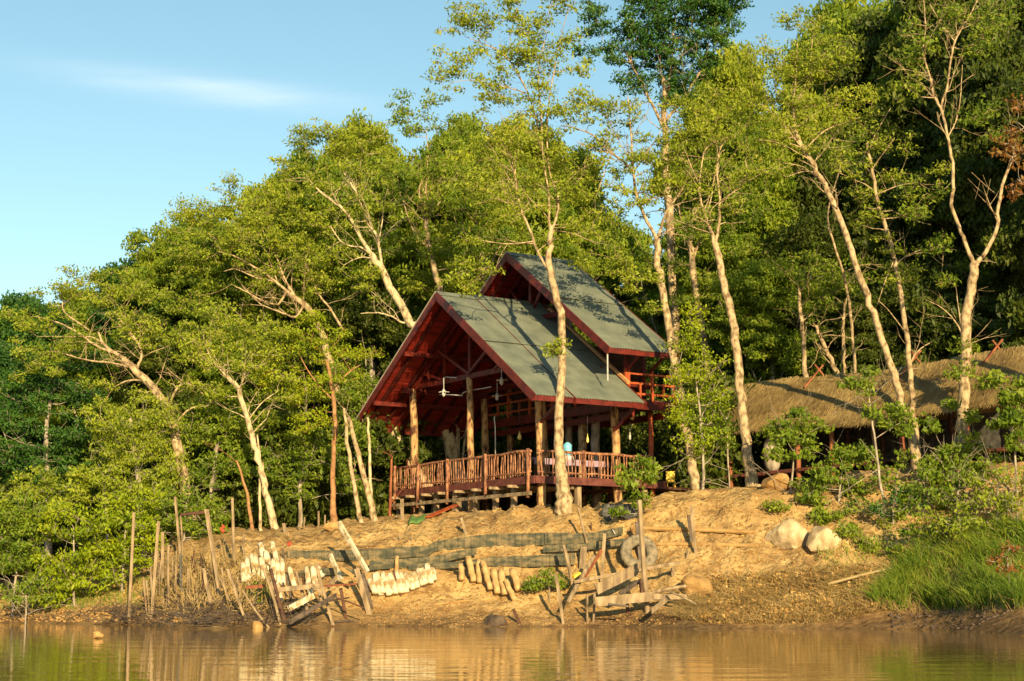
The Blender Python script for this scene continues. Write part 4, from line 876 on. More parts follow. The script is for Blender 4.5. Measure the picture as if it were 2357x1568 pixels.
# --- the tall trees standing on the bank in front of and beside the house
tree('riverside_tree', 'tall slender tree with pale bark standing in front of the deck railing', 'tree', 59.2,
 [(1297, 1160, .40), (1293, 1110, .28), (1288, 1040, .225), (1287, 960, .20), (1293, 860, .185), (1293, 760, .175), (1280, 680, .165), (1264, 610, .15), (1268, 555, .13), (1270, 520, .11)],
 [[(1268, 540, .10), (1264, 500, .075), (1262, 440, .06), (1250, 360, .055), (1247, 281, .05), (1240, 160, .04), (1262, 70, .02)],
  [(1270, 530, .09), (1283, 490, .075), (1284, 450, .065), (1262, 380, .06), (1262, 250, .045), (1290, 90, .03), (1310, 20, .015)],
  [(1262, 620, .10), (1240, 585, .09), (1222, 537, .085), (1199, 481, .075), (1190, 440, .065), (1183, 393, .05), (1172, 350, .04), (1150, 320, .02)],
  [(1199, 481, .06), (1180, 472, .05), (1160, 465, .03)], [(1185, 420, .04), (1188, 370, .03), (1195, 320, .02)],
  [(1240, 300, .05, .3), (1216, 216, .05, .3), (1167, 132, .04, .3), (1110, 100, .03, .3), (1070, 84, .015, .3)], [(1216, 216, .04), (1160, 200, .03), (1090, 185, .02), (1040, 190, .012)]],
 [(1065, 60, 50), (1030, 95, 36), (1015, 165, 28), (1080, 130, 50), (1120, 170, 55), (1190, 70, 60), (1250, 60, 55), (1310, 90, 45), (1280, 140, 45), (1060, 190, 42), (1150, 235, 55), (1230, 200, 45), (1220, 330, 70), (1150, 310, 60), (1310, 370, 60), (1160, 20, 50), (1280, 0, 55), (1320, 250, 45), (1080, 20, 45), (1150, 400, 55), (1110, 440, 50), (1330, 470, 45), (1320, 540, 40), (1200, 260, 50), (1280, 280, 50), (1090, 60, 45), (1190, 140, 45), (1230, 130, 50), (1350, 170, 40), (1210, 480, 48), (1240, 400, 50), (1130, 350, 45), (1290, 440, 50), (1085, 655, 26), (1045, 640, 22), (1115, 625, 30), (1060, 600, 30), (1100, 560, 34), (1290, 790, 9), (1278, 810, 8)],
 leaf='leaf_olive', dens=.85, nper=55, size=.15, flat=.5, br=1.1, up=.7)
tree('riverside_tree', 'tall slender forked tree right of the house behind the bright leafy bush', 'tree', 60.3,
 [(1603, 1144, .28), (1595, 1080, .22), (1578, 980, .20), (1562, 890, .19), (1545, 800, .18), (1530, 700, .17), (1516, 610, .165), (1512, 549, .15)],
 [[(1512, 549, .13), (1490, 510, .11), (1468, 461, .10), (1460, 415, .09), (1456, 377, .075), (1452, 300, .05), (1445, 220, .035)],
  [(1458, 395, .07), (1435, 372, .07), (1408, 353, .065), (1370, 315, .05), (1328, 297, .035), (1290, 290, .02)], [(1408, 353, .045), (1370, 345, .035), (1330, 330, .02)], [(1408, 355, .04), (1390, 400, .03), (1370, 460, .02)],
  [(1514, 545, .11), (1530, 500, .09), (1552, 461, .075), (1572, 433, .05), (1590, 380, .03)], [(1456, 400, .05), (1490, 350, .04), (1530, 290, .02)]],
 [(1400, 300, 60), (1340, 380, 55), (1480, 320, 60), (1430, 440, 50), (1530, 370, 60), (1585, 420, 38), (1390, 500, 45), (1400, 240, 50), (1350, 440, 40), (1340, 600, 42), (1480, 250, 50), (1395, 560, 38), (1440, 640, 40), (1410, 600, 40), (1500, 420, 50), (1560, 320, 50), (1330, 250, 50), (1370, 380, 55), (1440, 380, 50), (1350, 520, 45), (1480, 480, 40), (1470, 650, 32), (1495, 700, 30), (1440, 610, 34), (1510, 640, 30)],
 leaf='leaf_olive', dens=.85, nper=55, size=.15, flat=.5, up=.9)
tree('riverside_tree', 'tall leaning tree with a stubby forked top left of the thatched shelter', 'tree', 59.6,
 [(1732, 1120, .32), (1722, 1060, .25), (1712, 970, .22), (1700, 860, .205), (1690, 760, .195), (1672, 670, .18), (1655, 600, .165), (1645, 560, .15)],
 [[(1645, 565, .13), (1632, 520, .10), (1618, 480, .08), (1610, 430, .06), (1620, 350, .045)], [(1647, 560, .11), (1655, 510, .09), (1656, 460, .075), (1650, 380, .055), (1665, 330, .04), (1700, 310, .025)],
  [(1656, 470, .06), (1690, 440, .055), (1718, 405, .045), (1715, 370, .03)], [(1615, 440, .04), (1590, 380, .04), (1570, 330, .02)], [(1620, 350, .035), (1640, 330, .035), (1680, 320, .02)], [(1640, 430, .04), (1655, 360, .03), (1668, 345, .02)]],
 [(1640, 320, 62), (1600, 410, 50), (1560, 270, 55), (1700, 250, 60), (1725, 350, 42), (1640, 230, 60), (1610, 480, 42), (1680, 400, 45), (1560, 340, 45), (1690, 480, 35)],
 leaf='leaf_olive', dens=1.0, nper=55, size=.14, flat=.55, up=.9)
tree('riverside_tree', 'long slanting tree crossing in front of the thatch, leaning left', 'tree', 59.0,
 [(2112, 1090, .26), (2105, 1030, .20), (2085, 950, .17), (2058, 860, .16), (2030, 780, .155), (2003, 700, .15), (1972, 615, .145), (1945, 540, .14), (1915, 460, .13), (1880, 395, .12), (1850, 345, .11), (1830, 300, .09)],
 [[(1830, 300, .08), (1826, 240, .06), (1832, 180, .05), (1835, 100, .03)], [(1845, 340, .06), (1815, 300, .05), (1790, 270, .035), (1750, 240, .02)], [(1852, 345, .05), (1900, 300, .045), (1940, 285, .03), (1980, 270, .02)], [(1885, 400, .04), (1850, 395, .035), (1810, 408, .02)], [(1830, 240, .04), (1860, 180, .03), (1870, 90, .02)]],
 [(1830, 160, 75), (1765, 210, 65), (1890, 150, 75), (1830, 270, 65), (1915, 240, 55), (1745, 130, 50), (1850, 80, 70), (1790, 300, 48), (1760, 380, 45), (1950, 120, 55), (1870, 330, 40)],
 leaf='leaf_olive', dens=.95, nper=58, size=.14, flat=.5, up=.9)
tree('riverside_tree', 'thin pale tree just right of the slanting one, passing over the thatch', 'tree', 59.4,
 [(2112, 1040, .17), (2106, 980, .14), (2098, 900, .125), (2092, 820, .12), (2080, 720, .115), (2065, 640, .11), (2058, 590, .10), (2040, 530, .095), (2020, 460, .085), (2005, 380, .07), (1995, 330, .05)],
 [[(2092, 850, .06), (2110, 810, .05), (2150, 785, .03)], [(2062, 610, .05), (2085, 590, .04), (2120, 575, .02)], [(2015, 450, .045), (2060, 430, .035), (2110, 420, .02)], [(2058, 600, .045), (2040, 640, .03), (2020, 700, .02)], [(1998, 350, .04), (2020, 300, .035), (2050, 250, .02)], [(2080, 760, .04), (2050, 720, .03), (2020, 690, .02)]],
 [(2000, 250, 62), (1960, 380, 50), (2055, 330, 48), (2060, 430, 45), (1990, 460, 40), (2110, 500, 40), (2050, 560, 38), (2000, 520, 36), (2090, 640, 34), (2150, 400, 30)],
 leaf='leaf_olive', dens=.85, nper=50, size=.15, flat=.45, up=1.0)
tree('riverside_tree', 'stout pale forked tree standing before the right end of the thatch', 'tree', 57.3,
 [(2213, 1040, .34), (2216, 980, .28), (2220, 900, .25), (2222, 800, .235), (2226, 720, .22), (2238, 650, .21), (2246, 605, .19)],
 [[(2244, 610, .15), (2225, 570, .13), (2205, 520, .12), (2190, 470, .115), (2195, 420, .11), (2190, 360, .10), (2180, 310, .095), (2170, 260, .09), (2150, 220, .08), (2138, 170, .07), (2125, 120, .06), (2130, 60, .05), (2125, -10, .04)],
  [(2165, 250, .08), (2180, 200, .07), (2190, 130, .065), (2200, 90, .06), (2235, 30, .045), (2260, -20, .03)], [(2198, 95, .045), (2170, 60, .04), (2140, 10, .03)],
  [(2250, 605, .15), (2275, 570, .13), (2295, 520, .12), (2300, 460, .11), (2315, 400, .10), (2335, 350, .08)], [(2182, 315, .05), (2200, 280, .045), (2210, 230, .035), (2215, 150, .02)],
  [(2220, 800, .06), (2205, 750, .05), (2170, 710, .03), (2130, 690, .02)], [(2215, 770, .05), (2205, 700, .03), (2200, 660, .02)]],
 [(2110, 90, 55), (2180, 40, 50), (2250, 90, 50), (2268, 255, 30), (2230, 270, 22), (2110, 190, 45), (2300, 40, 50), (2185, 640, 26), (2165, 560, 24), (2130, 430, 40), (2100, 480, 34), (2215, 860, 14), (2310, 300, 30), (2225, 800, 12)],
 bark='bark_cream', leaf='leaf_mid', dens=.75, nper=50, size=.17, flat=.6, up=.8)
# --- trees beside and behind the house, left side
tree('forest_tree', 'large cream-limbed tree rising behind the left roof edge', 'tree', 71,
 [(1000, 1150, .30), (955, 1080, .27), (925, 1020, .25), (905, 960, .24), (960, 770, .23), (947, 745, .23), (915, 690, .22), (881, 625, .21), (854, 585, .18)],
 [[(854, 585, .16), (827, 542, .15), (797, 488, .13), (764, 462, .11), (731, 435, .08), (700, 400, .04)], [(881, 625, .14), (877, 600, .12), (867, 542, .11), (847, 515, .10), (824, 452, .08), (800, 410, .06), (780, 380, .04)], [(860, 590, .08), (830, 570, .07), (790, 560, .06), (760, 520, .03)],
  [(870, 560, .06), (880, 510, .05), (880, 460, .03)], [(945, 745, .09), (920, 740, .08), (900, 728, .07), (870, 720, .06), (830, 722, .035)], [(870, 600, .06), (835, 592, .05), (800, 605, .03), (785, 620, .02)]],
 [(755, 315, 55), (700, 345, 45), (820, 325, 60), (880, 310, 55), (870, 390, 55), (720, 420, 50), (800, 420, 55), (660, 380, 38), (820, 500, 50), (740, 500, 55), (900, 460, 55), (850, 650, 50), (780, 600, 50), (700, 300, 26)],
 leaf='leaf_olive', dens=.95, nper=55, size=.16, bark='bark_pale', px=54, up=.9, flat=.5)
tree('forest_tree', 'upright thin-limbed tree straight above the lower roof apex', 'tree', 74,
 [(1030, 1130, .26), (1020, 1000, .22), (1012, 690, .19), (1005, 640, .17), (985, 560, .15), (978, 500, .13)],
 [[(978, 510, .10), (968, 470, .08), (966, 430, .07), (985, 400, .04)], [(978, 505, .09), (1000, 480, .07), (1013, 465, .04)], [(975, 500, .07), (985, 360, .05), (980, 300, .03)], [(990, 570, .07), (955, 540, .06), (930, 470, .04)]],
 [(930, 245, 36), (995, 225, 36), (960, 290, 45), (990, 360, 50), (1040, 300, 45), (940, 420, 50), (1050, 400, 60), (1010, 480, 55), (1090, 480, 55), (1000, 570, 55), (1080, 600, 60), (900, 560, 45), (920, 260, 30), (1140, 560, 50), (1100, 540, 50)],
 leaf='leaf_mid', dens=.8, nper=55, size=.17, px=52, up=.8)
tree('forest_tree', 'dense olive tree filling the sky between the two roof gables', 'tree', 76,
 [(1080, 1120, .28), (1085, 1000, .24), (1110, 640, .18), (1100, 560, .14), (1095, 480, .1)], [[(1110, 640, .1), (1150, 570, .07), (1180, 520, .04)], [(1100, 600, .09), (1060, 540, .06), (1040, 480, .03)]],
 [(1110, 430, 70), (1050, 560, 60), (1140, 520, 60), (1080, 650, 60), (1030, 640, 50), (1190, 560, 50), (1000, 600, 45), (1110, 360, 50), (1190, 440, 50), (1100, 700, 50), (960, 660, 50)],
 leaf='leaf_olive', dens=1.2, nper=60, size=.17, px=50)
tree('forest_tree', 'dark green bushy tree high above the upper roof', 'tree', 78,
 [(1560, 1100, .36), (1556, 900, .32), (1545, 560, .26), (1535, 420, .22), (1530, 300, .18), (1525, 180, .1)], [[(1530, 300, .14), (1480, 200, .10), (1440, 120, .06)], [(1533, 280, .14), (1590, 200, .1), (1630, 130, .06)], [(1530, 260, .1), (1545, 150, .08), (1550, 70, .05)]],
 [(1450, 60, 50), (1540, 50, 75), (1620, 110, 62), (1490, 120, 60), (1570, 160, 65), (1460, 190, 38), (1620, 20, 60), (1500, 0, 55), (1560, 230, 45), (1660, 60, 40), (1410, 130, 35), (1680, 10, 45), (1365, 60, 32), (1350, 120, 26), (1370, 20, 30)],
 leaf='leaf_dark', dens=1.5, nper=65, size=.19, px=49)
tree('forest_tree', 'airy green tree between the two forked trees right of the roof', 'tree', 76,
 [(1660, 1100, .3), (1640, 900, .26), (1600, 660, .2), (1590, 560, .16), (1600, 480, .12)], [[(1595, 600, .1), (1620, 520, .08), (1640, 440, .05)], [(1592, 560, .08), (1570, 510, .06), (1560, 470, .04)]],
 [(1600, 520, 40), (1560, 610, 32), (1640, 560, 55), (1700, 480, 60), (1690, 580, 60), (1640, 650, 50), (1580, 690, 40), (1420, 520, 34), (1410, 600, 36), (1360, 540, 32), (1480, 620, 40), (1740, 420, 50), (1730, 300, 40), (1350, 650, 40)],
 leaf='leaf_mid', dens=1.0, nper=60, size=.17, px=50)
tree('forest_tree', 'spreading cream-limbed tree left of the large tree by the roof', 'tree', 72,
 [(880, 1190, .26), (850, 1100, .22), (815, 1010, .2), (775, 900, .2), (745, 780, .19), (731, 745, .18), (707, 708, .17), (667, 675, .15)],
 [[(667, 675, .13), (634, 648, .12), (607, 628, .10), (560, 600, .07), (527, 585, .05), (500, 580, .03)], [(660, 670, .1), (640, 700, .09), (600, 690, .07), (560, 668, .05), (533, 655, .03)], [(680, 685, .1), (655, 640, .08), (640, 600, .06), (620, 560, .04), (600, 520, .03)], [(700, 702, .1), (680, 730, .09), (650, 720, .07), (600, 700, .05), (560, 660, .03)], [(634, 648, .07), (590, 640, .06), (545, 620, .04), (515, 625, .03)], [(640, 650, .06), (620, 600, .05), (600, 540, .03)], [(790, 760, .1), (760, 710, .09), (735, 680, .08), (720, 650, .05), (700, 600, .03)]],
 [(520, 490, 62), (455, 500, 50), (415, 510, 35), (600, 470, 65), (560, 570, 60), (470, 580, 60), (640, 540, 65), (415, 600, 50), (690, 600, 60), (530, 440, 36), (420, 690, 42), (600, 640, 45), (660, 460, 50), (720, 560, 50), (740, 650, 50), (440, 470, 36), (390, 545, 26)],
 leaf='leaf_olive', dens=1.05, nper=58, size=.15, bark='bark_cream', px=53, up=.7)
tree('forest_tree', 'gnarled wide tree with bare crooked limbs at the far left', 'tree', 66,
 [(440, 1210, .30), (425, 1120, .27), (405, 1010, .25), (385, 943, .22), (353, 895, .20), (313, 855, .18), (285, 825, .16)],
 [[(285, 825, .14), (260, 810, .12), (237, 790, .10), (227, 765, .07)], [(262, 812, .1), (220, 795, .09), (170, 760, .07), (120, 738, .05), (75, 728, .03)], [(313, 855, .11), (325, 820, .09), (318, 790, .07), (295, 760, .05), (265, 720, .04)], [(300, 845, .09), (255, 835, .07), (205, 830, .06), (150, 815, .05), (110, 810, .04), (75, 835, .02)], [(205, 760, .06), (150, 720, .05), (145, 690, .03)], [(353, 895, .09), (340, 880, .08), (300, 875, .06), (260, 895, .04), (240, 930, .02)], [(385, 943, .1), (410, 890, .09), (440, 885, .07), (470, 910, .05)], [(265, 815, .07), (220, 780, .05), (180, 775, .04), (85, 775, .02)], [(400, 980, .07), (440, 940, .06), (480, 935, .04)]],
 [(200, 655, 60), (125, 700, 60), (280, 660, 55), (80, 770, 55), (180, 780, 45), (300, 735, 50), (60, 840, 50), (350, 690, 40), (240, 700, 50), (130, 840, 40), (340, 770, 45), (30, 720, 36), (300, 930, 45), (250, 990, 45), (230, 900, 40)],
 leaf='leaf_olive', dens=1.15, nper=58, size=.14, bark='bark_cream', px=57, rc=(.28, .5), up=.5)
tree('forest_tree', 'tree with a straight speckled trunk at the bank top left of the red trunk', 'tree', 65,
 [(632, 1220, .20), (618, 1160, .17), (605, 1100, .155), (590, 1040, .15), (576, 990, .14), (560, 930, .13), (545, 890, .12), (520, 865, .10)],
 [[(550, 900, .06), (570, 850, .05), (590, 800, .03)], [(520, 865, .07), (490, 830, .05), (470, 790, .03)], [(570, 970, .05), (600, 930, .04), (640, 900, .03)]],
 [(470, 820, 55), (530, 790, 60), (590, 830, 55), (640, 900, 45), (480, 900, 50), (430, 780, 50), (500, 730, 55), (570, 740, 55), (620, 780, 45)],
 leaf='leaf_olive', dens=1.1, nper=55, size=.15, bark='bark_pale', px=58)
tree('forest_tree', 'bright yellow-green leafy tree just left of the red gable', 'tree', 66,
 [(768, 1210, .20), (765, 1150, .14), (768, 1060, .12), (772, 980, .11), (765, 900, .10), (750, 830, .08)],
 [[(765, 920, .06), (720, 870, .05), (690, 820, .03)], [(766, 900, .06), (800, 860, .05), (830, 840, .03)]],
 [(700, 775, 52), (755, 800, 55), (660, 820, 50), (800, 850, 46, 6), (735, 890, 54), (670, 900, 48), (790, 930, 38, 6), (620, 860, 42), (700, 960, 40), (745, 960, 30), (850, 810, 36, 7), (735, 740, 40)],
 leaf='leaf_bright', dens=1.5, nper=60, size=.14, bark='bark_tan', bare=.05, px=58, rc=(.28, .5))
for (tr, lab, bk, Y) in [([(830, 1200, .12), (815, 1120, .10), (800, 1020, .09), (792, 940, .06)], 'thin curved trunked tree left of the pair near the deck', 'bark_cream', 64),
   ([(862, 1195, .17), (842, 1120, .14), (822, 1040, .12), (802, 960, .09)], 'leaning pale trunked tree of the pair left of the deck', 'bark_cream', 64.2),
   ([(858, 1180, .10), (852, 1110, .08), (850, 1030, .07), (846, 960, .05)], 'slim upright tree touching the leaning one left of the deck', 'bark_pale', 64.6),
   ([(600, 1215, .08), (598, 1150, .07), (598, 1060, .05), (592, 1000, .04)], 'very thin pale tree left of the straight speckled trunk', 'bark_pale', 65.2),
   ([(582, 1218, .10), (570, 1150, .08), (558, 1100, .06), (545, 1060, .04)], 'thin brown bent tree at the bank top behind the stakes', 'bark_tan', 65.0),
   ([(897, 1195, .09), (900, 1120, .07), (902, 1050, .05)], 'thin dark red tree immediately left of the deck', 'bark_red', 67.0)]:
    u, v = tr[-1][0], tr[-1][1]
    tree('thin_tree', lab, 'tree', Y, tr, [], [(u, v-20, 36, 7), (u-20, v-70, 42, 7.5), (u+10, v-60, 36, 7.5)], bark=bk, leaf='leaf_mid', dens=1.1, nper=45, size=.15, px=58, bare=.06)
tree('forest_tree', 'white multi-stemmed trunk seen under the eave behind the deck railing', 'tree', 72.5,
 [(1062, 1130, .45), (1045, 1060, .42), (1030, 1000, .36), (1012, 960, .25)], [[(1052, 1080, .2), (1054, 1010, .18), (1050, 950, .12)], [(1060, 1090, .12), (1070, 1020, .10), (1075, 960, .08)]], [(990, 880, 30), (1040, 860, 30)], bark='bark_pale', leaf='leaf_mid', dens=.5, px=53)
# --- left front thicket: creepers and bushes hanging over the bank
def bush(label, Y, stem, blobs, leaf, dens=1.6, nper=60, size=.17, px=60, name='bush', rc=(.28, .5), cat='bush', group='bushes crowding the left bank', **k):
    return tree(name, label, cat, Y, stem, [], blobs, bark=k.pop('bark', 'bark_grey'), leaf=leaf, dens=dens, nper=nper, size=size, px=px, rc=rc, group=group, **k)
bush('dark green bushy tree at the left edge below the gnarled limbs', 68, [(110, 1280, .2), (110, 1150, .16), (105, 1000, .12), (120, 900, .06)], [(60, 960, 60), (140, 890, 60), (90, 1060, 65), (170, 1000, 60), (30, 1040, 60), (130, 1130, 55), (30, 900, 45), (190, 1090, 45), (190, 910, 40), (60, 860, 36), (200, 830, 30), (-20, 980, 50)], 'leaf_dark', dens=1.9, size=.17, px=57, name='bushy_tree', cat='tree', flat=.5)
bush('drooping olive creeper-hung tree left of the middle thicket', 65, [(330, 1260, .18), (325, 1150, .15), (310, 1040, .12), (300, 960, .06)], [(300, 980, 55), (250, 1040, 50), (340, 1040, 55), (290, 1100, 50), (230, 960, 40), (350, 950, 50), (390, 1060, 45), (240, 1110, 45), (380, 1120, 45), (330, 1000, 50), (400, 970, 40)], 'leaf_olive', dens=1.7, size=.13, px=58, name='bushy_tree', cat='tree', droop=1.0)
bush('sunlit leafy bush hanging over the bank at the far left edge', 61.5, [(30, 1390, .06), (40, 1300, .05), (50, 1200, .03)], [(40, 1190, 60), (0, 1260, 60), (80, 1260, 62), (40, 1320, 45), (-30, 1180, 50), (100, 1190, 50)], 'leaf_mid', px=62)
bush('bright yellow-green bush tumbling to the water at the left', 60.5, [(170, 1400, .06), (170, 1320, .05), (170, 1220, .03)], [(160, 1200, 55), (200, 1270, 55), (130, 1310, 52), (220, 1330, 42), (150, 1370, 30), (230, 1220, 50), (175, 1345, 40), (110, 1380, 20)], 'leaf_bright', px=63, droop=.8)
bush('rounded green bush right of the bright tumbling bush', 60.8, [(280, 1360, .06), (285, 1280, .05), (290, 1200, .03)], [(280, 1170, 50), (320, 1220, 50), (270, 1260, 48), (340, 1160, 45), (310, 1290, 36), (350, 1250, 34), (255, 1300, 34)], 'leaf_bright', px=63)
bush('green bush behind the tall stakes at the bank top', 63, [(420, 1290, .06), (425, 1230, .05), (430, 1150, .03)], [(400, 1170, 50), (450, 1160, 45), (430, 1220, 42), (480, 1180, 36), (380, 1220, 40), (490, 1230, 26), (360, 1180, 40)], 'leaf_mid', px=61)
bush('olive bush above the rounded green bush', 64, [(250, 1280, .08), (245, 1200, .06), (240, 1120, .04)], [(180, 1130, 50), (250, 1120, 50), (130, 1160, 45), (320, 1120, 45), (60, 1130, 45), (100, 1110, 45)], 'leaf_olive', px=60)
bush('low sprawling bush at the bank foot on the far left', 60, [(60, 1400, .04), (60, 1370, .03)], [(30, 1370, 26), (70, 1360, 26), (100, 1350, 30)], 'leaf_mid', px=63, dens=1.8)
bush('mid green tree crown between the gnarled tree and the speckled trunk', 67, [(480, 1230, .16), (490, 1120, .13), (500, 1020, .1)], [(480, 1010, 55), (540, 1040, 50), (430, 1010, 50), (500, 1090, 48), (560, 1090, 40), (440, 1090, 45), (540, 970, 50), (460, 940, 50), (600, 980, 42), (600, 1060, 40)], 'leaf_mid', px=56, name='bushy_tree', cat='tree')
bush('shaded bushy tree behind the red trunk', 68.5, [(690, 1215, .12), (690, 1120, .1), (690, 1040, .06)], [(680, 1040, 50), (640, 1100, 40), (720, 1080, 46), (690, 1130, 36), (770, 1060, 42), (820, 1010, 42), (800, 1110, 36), (660, 990, 42), (740, 1010, 40), (850, 1060, 30, 3)], 'leaf_mid', px=55, name='bushy_tree', cat='tree', dens=1.9)
bush('bright leafy bush tree growing right of the house deck', 59.9, [(1618, 1140, .07), (1618, 1060, .06), (1612, 960, .05), (1600, 860, .03)], [(1590, 790, 50), (1630, 850, 48), (1570, 870, 42), (1620, 930, 48), (1575, 960, 42), (1640, 990, 36), (1590, 1020, 36), (1650, 900, 30), (1545, 900, 26), (1550, 960, 24), (1600, 740, 34), (1620, 1040, 26)], 'leaf_bright', px=63, name='bushy_tree', cat='tree', group=None, size=.13, dens=1.6)
bush('small upright bush under the bright leafy bush tree', 60.2, [(1680, 1140, .04), (1675, 1050, .035), (1672, 960, .03)], [(1665, 940, 20), (1680, 980, 18), (1670, 1020, 16)], 'leaf_mid', px=63, group=None, name='sapling', cat='sapling')
# --- right side plants
def rplant(label, Y, stem, blobs, leaf='leaf_mid', size=.17, dens=2.6, nper=75, px=66, name='bush', cat='bush', **k):
    c0 = GP(stem[0][0], stem[0][1], 46, 62)[1]
    if c0 < Y: Y = c0
    bl_ = []
    for b in blobs:
        gy = GP(b[0], b[1]+b[2]*.5, 44, 62)[1]-.25; bl_.append((b[0], b[1], b[2], min(0, gy-Y)))
    if Y < 60: blobs = bl_
    return tree(name, label, cat, Y, stem, k.pop('limbs', []), blobs, bark=k.pop('bark', 'bark_grey'), leaf=leaf, dens=dens, nper=nper, size=size, px=px, rc=(.25, .42), group='plants on the right bank', asp=.5, droop=.6, **k)
rplant('slender sapling standing on the bank in front of the thatch', 55.5, [(2040, 1180, .06), (2025, 1100, .055), (2012, 1000, .045), (2003, 930, .03), (1995, 880, .02)], [(1990, 880, 30), (1960, 890, 20), (2060, 960, 36), (2000, 950, 24), (2090, 990, 28)], limbs=[[(2015, 1010, .03), (2060, 980, .02), (2100, 960, .01)], [(2022, 1080, .025), (1960, 1120, .015), (1900, 1160, .01)], [(2018, 1060, .02), (1980, 1010, .01)]], bark='bark_grey', name='sapling', cat='sapling')
rplant('leafy shrub before the left posts of the thatched shelter', 57.5, [(1820, 1130, .05), (1825, 1080, .04), (1830, 1010, .03)], [(1790, 1000, 34), (1830, 960, 30), (1850, 1030, 34), (1800, 1050, 28), (1870, 990, 28), (1770, 980, 22)])
rplant('green shrub hanging over the bank edge left of the sapling', 56.8, [(1930, 1150, .05), (1935, 1110, .04), (1940, 1070, .03)], [(1900, 1100, 34), (1945, 1060, 34), (1870, 1150, 26), (1960, 1110, 32), (1900, 1190, 16), (1990, 1060, 30), (1850, 1110, 20), (1885, 1180, 16)])
rplant('broad-leaved shrub around the stout pale tree', 56.2, [(2180, 1130, .05), (2185, 1080, .04), (2190, 1040, .03)], [(2150, 1080, 36), (2200, 1050, 38), (2250, 1090, 38), (2110, 1140, 30), (2180, 1140, 36), (2240, 1030, 26), (2140, 980, 20), (2230, 950, 22), (2190, 930, 14)], leaf='leaf_mid')
rplant('bright mixed shrub at the right edge above the tall grass', 54.8, [(2290, 1230, .05), (2295, 1180, .04), (2300, 1110, .03)], [(2260, 1150, 42), (2310, 1110, 42), (2350, 1150, 42), (2220, 1190, 34), (2300, 1200, 42), (2350, 1080, 36), (2160, 1200, 26), (2370, 1210, 40), (2120, 1180, 22)], leaf='leaf_olive', size=.15, nper=45, dens=1.3)
rplant('tall leafy plant at the right picture edge under the thatch', 54, [(2340, 1120, .05), (2335, 1020, .04), (2325, 940, .03)], [(2310, 920, 30), (2345, 900, 30), (2340, 960, 34), (2300, 980, 24), (2350, 1010, 30), (2290, 880, 16)], leaf='leaf_mid', size=.2)
rplant('red-leaved branch plant within the tall grass', 49.5, [(2325, 1380, .02), (2322, 1320, .015), (2318, 1280, .01)], [(2300, 1290, 9), (2325, 1265, 9), (2320, 1310, 9)], leaf='leaf_red', size=.14, nper=30, name='weed', cat='weed')
rplant('small leafy weed in front of the half buried tyre', 57.3, [(1475, 1190, .02), (1470, 1150, .02), (1462, 1100, .015), (1465, 1050, .01)], [(1480, 1070, 22), (1450, 1090, 18), (1440, 1120, 20), (1470, 1150, 20), (1425, 1180, 12), (1500, 1100, 14)], leaf='leaf_mid', size=.2, name='sapling', cat='sapling')
rplant('green weed on the pebbly slope below the lower strip', 55.2, [(1265, 1360, .015), (1262, 1335, .01)], [(1262, 1330, 14), (1245, 1345, 12), (1290, 1340, 9), (1225, 1350, 8)], leaf='leaf_mid', size=.12, name='weed', cat='weed')
for i, (u, v, lab) in enumerate([(1940, 1225, 'dark green weed clump right of the two pale boulders'), (1990, 1250, 'small weed clump between boulders and tall grass'), (1780, 1165, 'tiny weed near the bank top above the boulders'), (2060, 1180, 'weed clump at the foot of the sapling'), (2060, 1270, 'weed clump at the top of the tall grass')]):
    c = GP(u, v+12); rplant(lab, c[1], [(u, v+12, .012), (u, v, .008)], [(u, v, 16 if i != 2 else 9), (u+16, v+6, 12 if i != 2 else 6)], leaf='leaf_mid', size=.12, name='weed', cat='weed', dens=1.6)
rplant('tree branch with reddish leaves hanging in at the right edge', 52, [(2560, 900, .2), (2540, 700, .16), (2500, 500, .13), (2470, 420, .1)], [(2340, 250, 20), (2330, 300, 18), (2310, 330, 20), (2290, 355, 14), (2345, 360, 26), (2350, 420, 20), (2335, 450, 16)], leaf='leaf_red', limbs=[[(2480, 430, .06), (2400, 330, .04), (2340, 280, .02)]], size=.17, nper=34, name='forest_tree', cat='tree')
# --- the forest behind: a few kinds, each tree a copy with its own place
def copy_tree(src, loc, sc_, rz, label, leaf=None):
    r = src.copy(); col.objects.link(r); r.location = loc; r.scale = sc_; r.rotation_euler = (0, 0, rz); r['label'] = label
    for ch in src.children:
        c = ch.copy(); col.objects.link(c); c.parent = r
        if leaf and ch.name.startswith('crown'):
            c.material_slots[0].link = 'OBJECT'; c.material_slots[0].material = MAT[leaf]
    return r
def proto(label, leaf, seed, dens, size, wide):
    rr = random.Random(seed); bl = []
    for i in range(24):
        h = rr.uniform(.25, 1); wd = (wide*math.sin(min(1, (1.12-h)*2.2)*1.5))
        bl.append((1178+rr.uniform(-1, 1)*wd*45, 1150-h*640, rr.uniform(45, 75), rr.uniform(-1, 1)*wd*.9))
    return tree('jungle_tree', label, 'tree', 90, [(1178, 1150, .3), (1172, 950, .26), (1184, 750, .2), (1178, 560, .1)], [[(1175, 900, .14), (1120, 780, .1), (1080, 700, .05)], [(1180, 850, .14), (1240, 740, .1), (1270, 640, .05)]], bl,
        bark='bark_grey', leaf=leaf, dens=dens, nper=45, size=size, px=42.4, rc=(.45, .8), sink=False, group='trees of the forest behind the house')
PR = [proto('dense forest tree far behind the house deck', 'leaf_forest', 1, 1.3, .27, 3.0), proto('broad forest tree far behind the middle of the house', 'leaf_mid', 2, 1.1, .25, 3.4), proto('tall forest tree far behind the bright bush tree', 'leaf_forest', 3, 1.2, .27, 2.4)]
PH = 15.1
